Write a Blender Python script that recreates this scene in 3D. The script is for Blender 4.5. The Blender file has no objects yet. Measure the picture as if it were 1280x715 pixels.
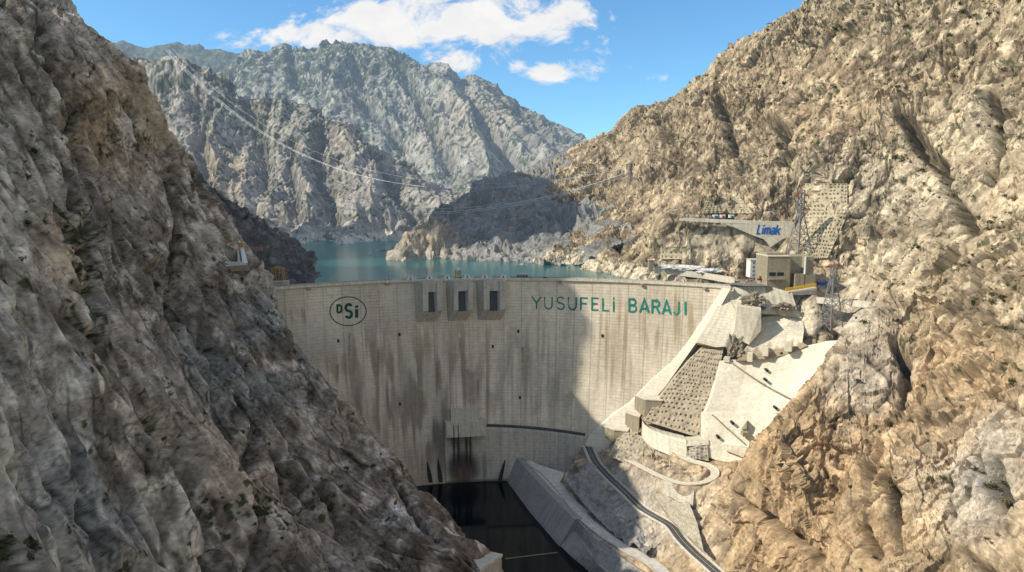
import bpy, bmesh, math, random
import numpy as np
from mathutils import Vector, Matrix
random.seed(7)
rng = np.random.default_rng(11)
scene = bpy.context.scene
COL = scene.collection
R = math.radians

# ---------------------------------------------------------------- camera
FPX, CU, CV = 853.0, 640.0, 357.5
PITCH = math.atan(107.5 / FPX)
CAMZ = 80.0                       # metres above the dam crest (crest road: z = 0)
cd = bpy.data.cameras.new("camera"); cam = bpy.data.objects.new("camera", cd); COL.objects.link(cam)
cam.location = (0, 0, CAMZ); cam.rotation_euler = (math.pi / 2 - PITCH, 0, 0)
cd.sensor_width = 36; cd.lens = 36 * FPX / 1280; cd.clip_start = 1; cd.clip_end = 40000
scene.camera = cam
cp, sp = math.cos(PITCH), math.sin(PITCH)

def ray(u, v):
    a = (u - CU) / FPX; b = (CV - v) / FPX
    return (a, cp + b * sp, -sp + b * cp)
def P(u, v, Y):                    # surveyed point: bearing and distance north of the camera
    d = ray(u, v); k = Y / d[1]
    return (d[0] * k, Y, CAMZ + d[2] * k)
def Pz(u, v, z):                   # surveyed point on a level
    d = ray(u, v); k = (z - CAMZ) / d[2]
    return (d[0] * k, d[1] * k, z)
def proj(x, y, z):
    zz = z - CAMZ
    dep = y * cp - zz * sp
    dep = np.maximum(dep, 1e-3)
    return CU + FPX * x / dep, CV - FPX * (y * sp + zz * cp) / dep

# ---------------------------------------------------------------- noise
_perm = rng.permutation(256).astype(np.int32); _perm = np.concatenate([_perm, _perm, _perm])
_g3 = rng.normal(size=(256, 3)); _g3 /= np.linalg.norm(_g3, axis=1)[:, None]; _g3 = (_g3 * 1.5).astype(np.float32)
def _perlin(x, y, z):
    xi = np.floor(x); yi = np.floor(y); zi = np.floor(z)
    fx = x - xi; fy = y - yi; fz = z - zi
    xi = xi.astype(np.int32) & 255; yi = yi.astype(np.int32) & 255; zi = zi.astype(np.int32) & 255
    ux = fx * fx * fx * (fx * (fx * 6 - 15) + 10); uy = fy * fy * fy * (fy * (fy * 6 - 15) + 10); uz = fz * fz * fz * (fz * (fz * 6 - 15) + 10)
    def g(dx, dy, dz):
        h = _perm[_perm[_perm[xi + dx] + yi + dy] + zi + dz]
        gr = _g3[h]
        return gr[:, 0] * (fx - dx) + gr[:, 1] * (fy - dy) + gr[:, 2] * (fz - dz)
    a = g(0, 0, 0); a += ux * (g(1, 0, 0) - a)
    b = g(0, 1, 0); b += ux * (g(1, 1, 0) - b)
    a += uy * (b - a)
    c = g(0, 0, 1); c += ux * (g(1, 0, 1) - c)
    d = g(0, 1, 1); d += ux * (g(1, 1, 1) - d)
    c += uy * (d - c)
    return a + uz * (c - a)
def pn(x, y, z):
    x = np.asarray(x, np.float32).ravel(); y = np.asarray(y, np.float32).ravel(); z = np.asarray(z, np.float32).ravel()
    out = np.empty_like(x); C = 60000
    for i in range(0, len(x), C):
        out[i:i + C] = _perlin(x[i:i + C], y[i:i + C], z[i:i + C])
    return out
def ridge(x, y, z): return 1 - 2 * np.abs(pn(x, y, z))
def _facet(x, y, z):
    ax = np.floor(x - .5); ay = np.floor(y - .5); az = np.floor(z - .5)
    bd = np.full_like(x, 9e9); bv = np.zeros_like(x)
    for dx in (0, 1):
        for dy in (0, 1):
            for dz in (0, 1):
                ix = (ax + dx).astype(np.int32) & 255; iy = (ay + dy).astype(np.int32) & 255; iz = (az + dz).astype(np.int32) & 255
                h = _perm[_perm[_perm[ix] + iy] + iz]; j = _g3[h]; q = _g3[(h + 37) & 255]
                px = x - (ax + dx + .5 + .33 * j[:, 0]); py = y - (ay + dy + .5 + .33 * j[:, 1]); pz = z - (az + dz + .5 + .33 * j[:, 2])
                d = px * px + py * py + pz * pz
                m = d < bd; bd = np.where(m, d, bd)
                bv = np.where(m, px * q[:, 0] + py * q[:, 1] + pz * q[:, 2] + .45 * q[:, 0] * j[:, 1], bv)
    return bv
def facet(x, y, z):
    """broken blocks: each cell is a tilted flat face"""
    out = np.empty_like(x); C = 60000
    for i in range(0, len(x), C): out[i:i + C] = _facet(x[i:i + C], y[i:i + C], z[i:i + C])
    return out
def sstep(a, b, x):
    t = np.clip((x - a) / (b - a), 0, 1); return t * t * (3 - 2 * t)

# ---------------------------------------------------------------- object helpers
def link(o, parent=None):
    COL.objects.link(o)
    if parent is not None: o.parent = parent
    return o
def tag(o, label=None, cat=None, group=None, kind=None):
    if label: o["label"] = label
    if cat: o["category"] = cat
    if group: o["group"] = group
    if kind: o["kind"] = kind
    return o
def empty(name, loc=(0, 0, 0), rz=0.0):
    o = bpy.data.objects.new(name, None); o.location = loc; o.rotation_euler = (0, 0, rz)
    o.empty_display_size = 1
    return link(o)
def copy_tree(o, parent=None):
    c = o.copy(); COL.objects.link(c)
    if parent is not None: c.parent = parent
    for ch in list(o.children): copy_tree(ch, c)
    return c
def np_mesh(name, verts, quads, smooth=True):
    me = bpy.data.meshes.new(name)
    verts = np.asarray(verts, np.float32); quads = np.asarray(quads, np.int32)
    me.vertices.add(len(verts)); me.vertices.foreach_set("co", verts.ravel())
    k = quads.shape[1]
    me.loops.add(quads.size); me.loops.foreach_set("vertex_index", quads.ravel())
    me.polygons.add(len(quads)); me.polygons.foreach_set("loop_start", np.arange(0, quads.size, k, dtype=np.int32))
    me.polygons.foreach_set("loop_total", np.full(len(quads), k, np.int32))
    me.polygons.foreach_set("use_smooth", np.full(len(quads), smooth, bool))
    me.update(calc_edges=True)
    return me
def grid_quads(nr, nc):
    i = np.arange(nr * nc).reshape(nr, nc)
    return np.stack([i[:-1, :-1], i[:-1, 1:], i[1:, 1:], i[1:, :-1]], -1).reshape(-1, 4)
class MB:
    """collects boxes, bars, prisms and quads; build() links them as one mesh object"""
    def __init__(s): s.v = []; s.f = []
    def poly(s, pts):
        n = len(s.v); s.v += [tuple(p) for p in pts]; s.f.append(tuple(range(n, n + len(pts))))
    def box(s, c, d, rz=0.0):
        n = len(s.v); ca, sa = math.cos(rz), math.sin(rz)
        for dz in (-.5, .5):
            for dx, dy in ((-.5, -.5), (.5, -.5), (.5, .5), (-.5, .5)):
                x, y = dx * d[0], dy * d[1]
                s.v.append((c[0] + x * ca - y * sa, c[1] + x * sa + y * ca, c[2] + dz * d[2]))
        s.f += [(n + 3, n + 2, n + 1, n), (n + 4, n + 5, n + 6, n + 7)] + [(n + i, n + (i + 1) % 4, n + 4 + (i + 1) % 4, n + 4 + i) for i in range(4)]
    def hull(s, a, b):
        """prism between two matching rings"""
        n = len(s.v); k = len(a); s.v += [tuple(p) for p in a] + [tuple(p) for p in b]
        s.f += [tuple(range(n + k - 1, n - 1, -1)), tuple(range(n + k, n + 2 * k))]
        s.f += [(n + i, n + (i + 1) % k, n + k + (i + 1) % k, n + k + i) for i in range(k)]
    def bar(s, a, b, w=.3, seg=4):
        a = Vector(a); b = Vector(b); d = (b - a)
        if d.length < 1e-6: return
        d.normalize(); up = Vector((0, 0, 1)) if abs(d.z) < .95 else Vector((1, 0, 0))
        x = d.cross(up).normalized(); y = d.cross(x)
        ring = [(x * math.cos(2 * math.pi * (i + .5) / seg) + y * math.sin(2 * math.pi * (i + .5) / seg)) * w * .5 * 1.3 for i in range(seg)]
        s.hull([a + r for r in ring], [b + r for r in ring])
    def tube(s, pts, w=.3, seg=6):
        n = len(s.v); pts = [Vector(p) for p in pts]
        for i, p in enumerate(pts):
            d = (pts[min(i + 1, len(pts) - 1)] - pts[max(i - 1, 0)]).normalized()
            up = Vector((0, 0, 1)) if abs(d.z) < .95 else Vector((1, 0, 0))
            x = d.cross(up).normalized(); y = d.cross(x)
            for k in range(seg):
                a = 2 * math.pi * k / seg; s.v.append(tuple(p + (x * math.cos(a) + y * math.sin(a)) * w * .5))
        for i in range(len(pts) - 1):
            for k in range(seg):
                s.f.append((n + i * seg + k, n + i * seg + (k + 1) % seg, n + (i + 1) * seg + (k + 1) % seg, n + (i + 1) * seg + k))
    def build(s, name, m, parent=None, bevel=0.0, local=False, smooth=False):
        me = bpy.data.meshes.new(name); vs = s.v
        if parent is not None and not local:
            mi = Matrix.Translation(parent.location) @ parent.rotation_euler.to_matrix().to_4x4()
            mi.invert(); vs = [tuple(mi @ Vector(v)) for v in vs]
        me.from_pydata(vs, [], s.f); me.materials.append(m)
        bm = bmesh.new(); bm.from_mesh(me); bmesh.ops.recalc_face_normals(bm, faces=bm.faces); bm.to_mesh(me); bm.free()
        if smooth: me.polygons.foreach_set("use_smooth", [True] * len(me.polygons))
        o = link(bpy.data.objects.new(name, me), parent)
        if bevel:
            b = o.modifiers.new("bevel", "BEVEL"); b.width = bevel; b.segments = 2; b.limit_method = 'ANGLE'
        return o

# ---------------------------------------------------------------- materials
class NT:
    def __init__(s, name):
        s.m = bpy.data.materials.new(name); s.m.use_nodes = True; s.t = s.m.node_tree; s.t.nodes.clear()
        s.out = s.n("ShaderNodeOutputMaterial"); s.pos = None
    def n(s, t, **k):
        o = s.t.nodes.new(t)
        for a, b in k.items(): setattr(o, a, b)
        return o
    def l(s, a, b): s.t.links.new(a, b)
    def val(s, sock, v):
        if isinstance(v, bpy.types.NodeSocket): s.l(v, sock)
        else: sock.default_value = v
    def P(s):
        if s.pos is None: s.pos = s.n("ShaderNodeNewGeometry").outputs["Position"]
        return s.pos
    def mapped(s, sc=(1, 1, 1), rot=(0, 0, 0), src=None):
        m = s.n("ShaderNodeMapping"); s.l(src or s.P(), m.inputs["Vector"]); m.inputs["Scale"].default_value = sc; m.inputs["Rotation"].default_value = rot
        return m.outputs[0]
    def noise(s, scale, detail=4, rough=.55, vec=None, dist=0.0, typ=None):
        o = s.n("ShaderNodeTexNoise"); s.l(vec or s.P(), o.inputs["Vector"])
        if typ: o.noise_type = typ
        o.inputs["Scale"].default_value = scale; o.inputs["Detail"].default_value = detail; o.inputs["Roughness"].default_value = rough; o.inputs["Distortion"].default_value = dist
        return o.outputs[0]
    def voro(s, scale, vec=None, feature='F1', out="Distance"):
        o = s.n("ShaderNodeTexVoronoi", feature=feature); s.l(vec or s.P(), o.inputs["Vector"]); o.inputs["Scale"].default_value = scale
        return o.outputs[out]
    def ramp(s, fac, stops):
        o = s.n("ShaderNodeValToRGB"); s.l(fac, o.inputs[0]); e = o.color_ramp.elements
        while len(e) < len(stops): e.new(.5)
        for i, (p, c) in enumerate(stops):
            e[i].position = p; e[i].color = (c, c, c, 1) if not hasattr(c, '__len__') else tuple(c) + (1,)
        return o.outputs[0]
    def math(s, op, a, b=0.0, c=None, clamp=False):
        o = s.n("ShaderNodeMath", operation=op, use_clamp=clamp); s.val(o.inputs[0], a); s.val(o.inputs[1], b)
        if c is not None: s.val(o.inputs[2], c)
        return o.outputs[0]
    def mix(s, f, a, b, blend='MIX'):
        o = s.n("ShaderNodeMix", data_type='RGBA', blend_type=blend); s.val(o.inputs[0], f)
        for i, v in ((6, a), (7, b)):
            s.val(o.inputs[i], v if isinstance(v, bpy.types.NodeSocket) else tuple(v) + (1,))
        return o.outputs[2]
    def attr(s, name, out="Color"): return s.n("ShaderNodeAttribute", attribute_name=name).outputs[out]
    def sepc(s, c):
        o = s.n("ShaderNodeSeparateColor"); s.l(c, o.inputs[0]); return o.outputs
    def sepv(s, c):
        o = s.n("ShaderNodeSeparateXYZ"); s.l(c, o.inputs[0]); return o.outputs
    def bump(s, h, dist=1.0, strength=1.0, prev=None):
        o = s.n("ShaderNodeBump"); s.l(h, o.inputs["Height"]); o.inputs["Distance"].default_value = dist; o.inputs["Strength"].default_value = strength
        if prev: s.l(prev, o.inputs["Normal"])
        return o.outputs[0]
    def bsdf(s, color, rough=.9, normal=None, metal=0.0, spec=.2, haze=None):
        o = s.n("ShaderNodeBsdfPrincipled"); s.val(o.inputs["Base Color"], color if isinstance(color, bpy.types.NodeSocket) else tuple(color) + (1,))
        s.val(o.inputs["Roughness"], rough); s.val(o.inputs["Metallic"], metal); o.inputs["Specular IOR Level"].default_value = spec
        if normal: s.l(normal, o.inputs["Normal"])
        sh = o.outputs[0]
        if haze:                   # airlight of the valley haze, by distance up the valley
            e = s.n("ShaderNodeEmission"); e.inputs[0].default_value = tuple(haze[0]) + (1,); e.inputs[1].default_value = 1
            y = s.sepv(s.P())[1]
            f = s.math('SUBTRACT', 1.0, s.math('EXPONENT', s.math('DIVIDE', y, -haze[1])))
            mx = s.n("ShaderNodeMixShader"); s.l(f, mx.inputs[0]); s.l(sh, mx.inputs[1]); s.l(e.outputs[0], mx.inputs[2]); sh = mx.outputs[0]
        s.l(sh, s.out.inputs[0]); s.m.cycles.emission_sampling = 'NONE'
        return s.m
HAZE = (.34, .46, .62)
def flat(name, c, rough=.7, metal=0.0, spec=.3, var=.12, sc=.6):
    t = NT(name); n = t.noise(sc, 5, .6)
    k = t.ramp(n, [(.3, 1 - var), (.7, 1 + var)])
    return t.bsdf(t.mix(1.0, c, k, 'MULTIPLY'), rough, None, metal, spec)
# ---------------------------------------------------------------- rock materials
def rock_mat(name, pal, haze=None, s=1.0, bump=1.0, st=(.6, .6, 1.), rot=(0, 0, 0)):
    """weathered rock: rock tones per vertex (numpy), darker in hollows, broken finer than the mesh by node noise"""
    t = NT(name); c = t.attr("col")
    v = t.mapped(st, rot)
    n = t.noise(.6 * s, 2, .6, v)
    c = t.mix(1.0, c, t.ramp(n, [(.28, .72), (.5, 1.), (.75, 1.28)]), 'MULTIPLY')
    m = t.bsdf(c, .95, None, 0, .0, haze)
    PAL[name] = pal
    return m
PAL = {}
def col(h): return np.array(h, np.float32)
def rock_color(p, N, cav, pal, masks, s=1.0):
    """dark / mid / light rock, ochre, pale (fresh or washed rock), grey, scrub"""
    x, y, z = p[:, 0] / s, p[:, 1] / s, p[:, 2] / s
    b1 = .5 + pn(x / 90, y / 90, z / 90) * .6 + pn(x / 38, y / 38, z / 30) * .35
    b2 = .5 + pn(x / 14, y / 14 + 7, z / 22) * .55 + pn(x / 6, y / 6, z / 8) * .45
    b3 = pn(x / 2.2, y / 2.2, z / 2.8)
    def mx(f, a, b): f = np.clip(f, 0, 1)[:, None]; return a * (1 - f) + b * f
    c = mx(sstep(.25, .75, b1), col(pal['dark'])[None], col(pal['mid'])[None])
    c = mx(sstep(.42, .85, b2), c, col(pal['light'])[None])
    och = col(pal.get('ochre', (.42, .27, .13)))[None] * (1 + .35 * pn(x / 9, y / 9, z / 9 + 3))[:, None]
    c = mx(masks[0] * sstep(.2, .7, b1 + .25 * b3 + .2), c, och)
    pale = col(pal.get('pale', (.56, .50, .39)))[None] * (1 + .18 * b3)[:, None]
    c = mx(masks[1] * sstep(.15, .6, b2 + .2), c, pale)
    grey = col(pal.get('grey', (.27, .27, .265)))[None] * (1 + .2 * b3)[:, None]
    c = mx(masks[2] * sstep(.2, .6, b1 + .2), c, grey)
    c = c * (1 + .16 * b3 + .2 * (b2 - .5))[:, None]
    c = c * (.42 + 1.15 * np.clip(cav, 0, 1))[:, None]  # hollows and clefts darker, ridges lighter
    vn = pn(x / 5.5, y / 5.5 + 77, z / 7) + .6 * pn(x / 24, y / 24, z / 24 + 5) + .5 * pn(x / 2.4, y / 2.4, z / 2.4 + 9)
    veg = col(pal.get('veg', (.075, .082, .035)))[None] * (1 + .6 * b3)[:, None]
    th = .75 - masks[3] * .95
    c = mx(sstep(th, th + .16, vn) * (masks[3] > .01) * .9, c, veg)
    return np.clip(c, .01, .9)

# ---------------------------------------------------------------- terrain as height fields
def rbf_fit(pts, c=18.0, lam=0.0):
    p = np.array(pts, float); n = len(p); S = 200.0
    d = np.sqrt(((p[:, None, :2] - p[None, :, :2]) ** 2).sum(-1) + c * c) / S
    A = np.zeros((n + 3, n + 3)); A[:n, :n] = -d + lam * np.eye(n); A[:n, n] = 1; A[:n, n + 1:] = p[:, :2] / S; A[n, :n] = 1; A[n + 1:, :n] = p[:, :2].T / S
    w = np.linalg.lstsq(A, np.concatenate([p[:, 2], [0, 0, 0]]), rcond=None)[0]
    def f(x, y):
        sh = np.shape(x); x = np.ravel(x); y = np.ravel(y); o = np.empty(len(x))
        for i in range(0, len(x), 50000):
            a = x[i:i + 50000]; b = y[i:i + 50000]
            dd = np.sqrt((a[:, None] - p[None, :, 0]) ** 2 + (b[:, None] - p[None, :, 1]) ** 2 + c * c) / S
            o[i:i + 50000] = -dd @ w[:n] + w[n] + a / S * w[n + 1] + b / S * w[n + 2]
        return o.reshape(sh)
    return f
def rock_disp(p, s=1.0, cdir=(0, 1), dip=(.35, .2, .9), rib=1.0, med=1.0, fine=1.0, ledge=1.0, dip2=None, lw=1.0, tw=.86, crack=1.0, block=1.0, ribf=1.0, near=0.0, fall=None, st=1.0, k=0.0):
    """ribs down the fall line, folded blocks, bedding ledges"""
    x, y, z = p[:, 0] / s, p[:, 1] / s, p[:, 2] / s
    x0, y0, z0 = x, y, z
    wx = pn(x / 70 + k, y / 70, z / 70); wy = pn(x / 70, y / 70 + 31.7 + k, z / 70)
    a = x * cdir[0] + y * cdir[1]
    d = np.zeros_like(x)
    aw = a + lw * (wx * 20 + wy * 8)
    r1 = ridge(aw / 92 + k, z / 360, x / 420 + 3.1); r2 = ridge(aw / 38 + k * 2, z / 150 + wy * .5, x / 180 + 9.2)
    r3 = ridge(aw / 16 + k, z / 62 + wx, x / 80); r4 = ridge(aw / 6.8, z / 24 + k, x / 30)
    d += rib * (12 * r1 + 7.5 * r2 * (.6 + .4 * r1) + ribf * (3.6 * r3 * (.55 + .45 * r2) + 1.5 * r4 * (.6 + .4 * r3)))
    if fall is not None:                     # slabs drawn out down the fall line
        fv = np.array(fall, np.float32); fv /= np.linalg.norm(fv); q = (x * fv[0] + y * fv[1] + z * fv[2]) * (1 - 1 / st)
        x, y, z = x - q * fv[0], y - q * fv[1], z - q * fv[2]
    xx = x + wx * 6; yy = y + wy * 6
    m1 = ridge(xx / 25, yy / 25 + k, z / 30); m2 = ridge(xx / 11, yy / 11, z / 14 + k); m3 = ridge(xx / 5.2 + k, yy / 5.2, z / 6.5)
    om = .5 + .75 * sstep(-.25, .4, pn(x / 80 + k, y / 80, z / 70))          # outcrops and smoother ground between
    d += med * om * .8 * (3.6 * m1 + 2.3 * m2 * (.5 + .5 * np.clip(m1 + .5, 0, 1)) + .7 * m3)
    f1 = pn(x / 2.6, y / 2.6 + k, z / 3.0); f2 = ridge(x / 3.1, y / 3.1 + k, z / 3.4)
    d += fine * (.38 * f1 + .25 * f2)
    wf = pn(x / 8, y / 8, z / 8 + 11); e1 = x * cdir[0] + y * cdir[1]; e2 = -x * cdir[1] + y * cdir[0]
    d += block * om * (4.6 * facet(e1 / 17 + wf * .12, e2 / 20 + wf * .1, z / 27) + 2.3 * facet(e1 / 7.5 + wf * .15, e2 / 8.5 + k, z / 11) + .55 * facet(e1 / 3.1 + wf * .2, e2 / 3.4, z / 4.4 + k))
    if near:
        d += near * (.34 * facet(x0 / 1.5, y0 / 1.5, z0 / 1.9) + .2 * ridge(x0 / 1.3, y0 / 1.3 + k, z0 / 1.5)) * sstep(520, 330, p[:, 1])
    # joints: narrow grooves along the zero lines of a stretched noise
    g1 = np.exp(-(pn(xx / 34 + k, yy / 34, z / 60) / .045) ** 2); g2 = np.exp(-(pn(xx / 15, yy / 15 + k, z / 22) / .06) ** 2)
    gm = sstep(-.3, .3, pn(x / 60 + k, y / 60, z / 60))
    d -= crack * om * (4.5 * g1 * (.3 + .7 * gm) + 1.8 * g2 * (1.1 - gm))
    # bedding: saw-tooth ledges along a dipping direction, broken up by noise
    x, y, z = x0, y0, z0; dn = np.array(dip) / np.linalg.norm(dip)
    q = x * dn[0] + y * dn[1] + z * dn[2]
    q1 = q / 17 + lw * (wx * 1.1 + m1 * .22); q2 = q / 6.2 + lw * (wy * 1.2 + m2 * .2)
    s1 = q1 - np.floor(q1); s2 = q2 - np.floor(q2)
    tri = lambda t: np.where(t < tw, t / tw, (1 - t) / (1 - tw))
    amp = sstep(-.35, .4, pn(x / 45, y / 45, z / 45 + 5 + k))
    d += ledge * om * amp * (3.4 * (tri(s1) - .5) + 1.5 * (tri(s2) - .5))
    if dip2 is not None:                     # big joint faces and a second set
        q3 = q / 41 + lw * (wx * .8 + wy * .3); s3 = q3 - np.floor(q3); d += ledge * 3.6 * (np.where(s3 < .84, s3 / .84, (1 - s3) / .16) - .5)
        d2 = np.array(dip2) / np.linalg.norm(dip2); q4 = (x * d2[0] + y * d2[1] + z * d2[2]) / 9 + wx * 1.3; s4 = q4 - np.floor(q4); d += ledge * (1 - amp) * 1.6 * (tri(s4) - .5)
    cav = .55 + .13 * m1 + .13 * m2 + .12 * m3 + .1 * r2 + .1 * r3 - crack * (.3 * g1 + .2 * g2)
    return (d - d.mean()) * s, np.clip(cav, 0, 1)
def seg_dist(u, v, pl):
    best = np.full(u.shape, 1e9)
    for (x0, y0), (x1, y1) in zip(pl[:-1], pl[1:]):
        dx, dy = x1 - x0, y1 - y0; L = dx * dx + dy * dy
        t = np.clip(((u - x0) * dx + (v - y0) * dy) / L, 0, 1)
        best = np.minimum(best, np.hypot(u - x0 - t * dx, v - y0 - t * dy))
    return best
def terrain(name, ctrl, az, r, n, mat, dispkw, carve=(), paint=None, c=18.0, smooth=True, adapt=0, seams=0, label=None, keep=None, dispmask=None, zclamp=None):
    f = rbf_fit(ctrl, c)
    th = np.radians(np.interp(np.linspace(0, 1, n[0]), az[1], az[0])); rr = np.exp(np.interp(np.linspace(0, 1, n[1]), r[1], np.log(r[0])))
    RR = np.repeat(rr[:, None], n[0], 1)
    for it in range(2 if adapt else 1):
        X = RR * np.sin(th)[None]; Y = RR * np.cos(th)[None]
        Z = f(X, Y)
        if zclamp: Z = zclamp(X, Y, Z)
        V = np.stack([X, Y, Z], -1)
        du = np.gradient(V, axis=1); dv = np.gradient(V, axis=0)
        N = np.cross(du, dv); N /= np.linalg.norm(N, axis=-1, keepdims=True) + 1e-9
        N *= np.sign(N[..., 2:3])
        for _ in range(2): N[1:-1, 1:-1] = (N[:-2, 1:-1] + N[2:, 1:-1] + N[1:-1, :-2] + N[1:-1, 2:] + N[1:-1, 1:-1]) / 5
        N /= np.linalg.norm(N, axis=-1, keepdims=True) + 1e-9
        Vf = V.reshape(-1, 3); Nf = N.reshape(-1, 3)
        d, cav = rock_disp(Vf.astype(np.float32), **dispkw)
        u, v = proj(Vf[:, 0], Vf[:, 1], Vf[:, 2])
        for pl, w, dep in carve:                       # clefts
            wob = pn(Vf[:, 0] / 9, Vf[:, 1] / 9, Vf[:, 2] / 9) * w * .9
            dd = np.clip(seg_dist(u + wob, v + wob * .5, pl), 0, 1e4)
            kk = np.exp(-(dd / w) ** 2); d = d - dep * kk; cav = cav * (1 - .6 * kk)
        if dispmask is not None: d = d * dispmask(u, v, Vf)
        if adapt and it == 0:                          # second pass: more rows where the face is steep, fewer where it turns away
            W = (Vf + Nf * d[:, None]).reshape(n[1], n[0], 3); rel = W - np.array([0, 0, CAMZ])
            el = np.arctan2(rel[..., 2], np.hypot(rel[..., 0], rel[..., 1])); de = np.diff(el, axis=0)
            m = np.where(de > 0, de, -.12 * de) * (np.hypot(rel[1:, :, 0], rel[1:, :, 1]) < adapt) ; m = m + .22 * m.mean(0, keepdims=True) + 2e-6
            for _ in range(3): m[:, 1:-1] = (m[:, :-2] + m[:, 2:] + m[:, 1:-1]) / 3
            for _ in range(2): m[1:-1] = (m[:-2] + m[2:] + m[1:-1]) / 3
            cs = np.concatenate([np.zeros((1, n[0])), np.cumsum(m, 0)]); cs /= cs[-1:]
            q = np.linspace(0, 1, n[1]); RR = np.stack([np.interp(q, cs[:, j], rr) for j in range(n[0])], 1)
    W = Vf + Nf * d[:, None]
    me = np_mesh(name, W, grid_quads(n[1], n[0]), smooth=smooth)
    me.materials.append(mat)
    pnt = np.zeros((len(W), 4), np.float32); veg = gy = np.zeros(len(W), np.float32)
    if paint is not None: veg, gy = paint(u, v, W, Nf, pnt)
    cc = np.ones((len(W), 4), np.float32)
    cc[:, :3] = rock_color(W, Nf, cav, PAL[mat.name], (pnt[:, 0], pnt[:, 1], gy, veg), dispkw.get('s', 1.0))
    if seams:                                # dark joint lines down the slabs, painted in for contrast the shading lacks
        fv = np.array(dispkw.get('fall') or (-.45, .2, -.7), np.float32); fv /= np.linalg.norm(fv); qq = (W @ fv)[:, None] * fv[None]
        for sc_, st_, wd, am in ((13., 5., .05, .6), (5.2, 4.5, .06, .5), (2.3, 3.5, .08, .4)):
            E = (W - qq * (1 - 1 / st_)) / sc_; kk = pn(W[:, 0] / 31 + sc_, W[:, 1] / 31, W[:, 2] / 31)
            cc[:, :3] *= (1 - seams * am * sstep(-.25, .15, kk) * np.exp(-(pn(E[:, 0], E[:, 1] + 9, E[:, 2]) / wd) ** 2))[:, None]
        E = (W - qq * .8) / 7.; cc[:, :3] *= (1 + .38 * seams * pn(E[:, 0], E[:, 1], E[:, 2] + 5))[:, None]
        E = (W - qq * .7) / 2.0; cc[:, :3] *= (1 + .3 * seams * pn(E[:, 0] + 3, E[:, 1], E[:, 2]))[:, None]
        cc = np.clip(cc, .008, 1)
    a = me.attributes.new("col", 'FLOAT_COLOR', 'POINT'); a.data.foreach_set("color", cc.ravel())
    o = link(bpy.data.objects.new(name, me)); o["kind"] = "structure"
    if label: o["label"] = label
    o_f = (f, W.reshape(n[1], n[0], 3), th, rr)
    return o, o_f
def blob(u, v, cu, cv, ru, rv, p=1.5):
    return np.exp(-(((u - cu) / ru) ** 2 + ((v - cv) / rv) ** 2) ** p)
def behind(pts, dy, dz): return [(x, y + dy, z + dz) for x, y, z in pts]
LAKE = -6.0; POOL = -200.0
XC, YC, RC = -3.0, 346.0, 344.0        # arch of the dam: centre and radius of the downstream crest edge

# left canyon wall: spur whose edge runs down to the pool
edge = [P(*q) for q in [(597, 715, 452), (548, 650, 488), (498, 590, 518), (443, 530, 543), (390, 465, 563), (354, 410, 578), (325, 362, 588), (298, 332, 596), (272, 300, 604), (252, 250, 612), (212, 182, 618), (163, 115, 624), (119, 68, 628), (60, 0, 632), (5, -90, 640), (-60, -250, 650), (-250, -420, 640)]]
face = [P(*q) for q in [(0, 0, 470), (0, 200, 365), (0, 357, 290), (0, 550, 228), (0, 715, 190), (100, 150, 510), (100, 357, 385), (100, 550, 285), (100, 715, 230), (200, 250, 545), (200, 400, 455), (200, 550, 352), (200, 715, 277), (300, 400, 535), (300, 550, 440), (300, 715, 335), (400, 550, 505), (400, 715, 388), (500, 715, 428), (500, 640, 478), (-150, 100, 370), (-200, 357, 230), (-200, 715, 150), (-150, -250, 520), (60, -250, 600), (560, 760, 410), (400, 860, 320), (200, 860, 225), (0, 900, 150)]]
ctrlA = edge + face + behind(edge[:6], 45, -70) + behind(edge[6:9], 60, -40) + behind(edge[9:], 60, -45) + behind(edge[9:], 130, -110) + [(-560, 800, 250), (-760, 640, 430), (-600, 420, 260), (-420, 330, 170), (-380, 250, 150), (-600, 200, 220)]
CARVE_A = [([(45, 40), (90, 130), (120, 260), (108, 330), (105, 430)], 7.7, 20), ([(100, 430), (150, 500), (220, 560), (290, 715)], 9.1, 20), ([(205, 330), (270, 430), (315, 500), (330, 540)], 6.3, 17),
           ([(330, 545), (300, 620), (330, 715)], 7.0, 13), ([(215, 215), (225, 330), (230, 400)], 5.6, 13), ([(0, 130), (40, 200), (100, 330)], 6.3, 15), ([(350, 560), (390, 640), (430, 715)], 5.6, 11), ([(0, 600), (60, 660), (90, 715)], 7.0, 13),
           ([(200, 330), (262, 425), (330, 520), (395, 620)], 4.5, 12), ([(150, 250), (210, 360), (272, 480), (300, 540)], 4.5, 12), ([(20, 60), (60, 170), (92, 260)], 5, 12), ([(236, 215), (262, 290), (300, 345)], 4, 9), ([(415, 505), (490, 605), (545, 690)], 4, 9), ([(128, 470), (182, 560), (250, 665), (270, 715)], 5.5, 12), ([(300, 440), (380, 565), (450, 690)], 4.5, 10), ([(0, 420), (52, 520), (112, 640), (140, 715)], 6, 11), ([(160, 130), (200, 230)], 4, 9), ([(60, 400), (120, 470), (170, 520)], 5, 9)]
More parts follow.
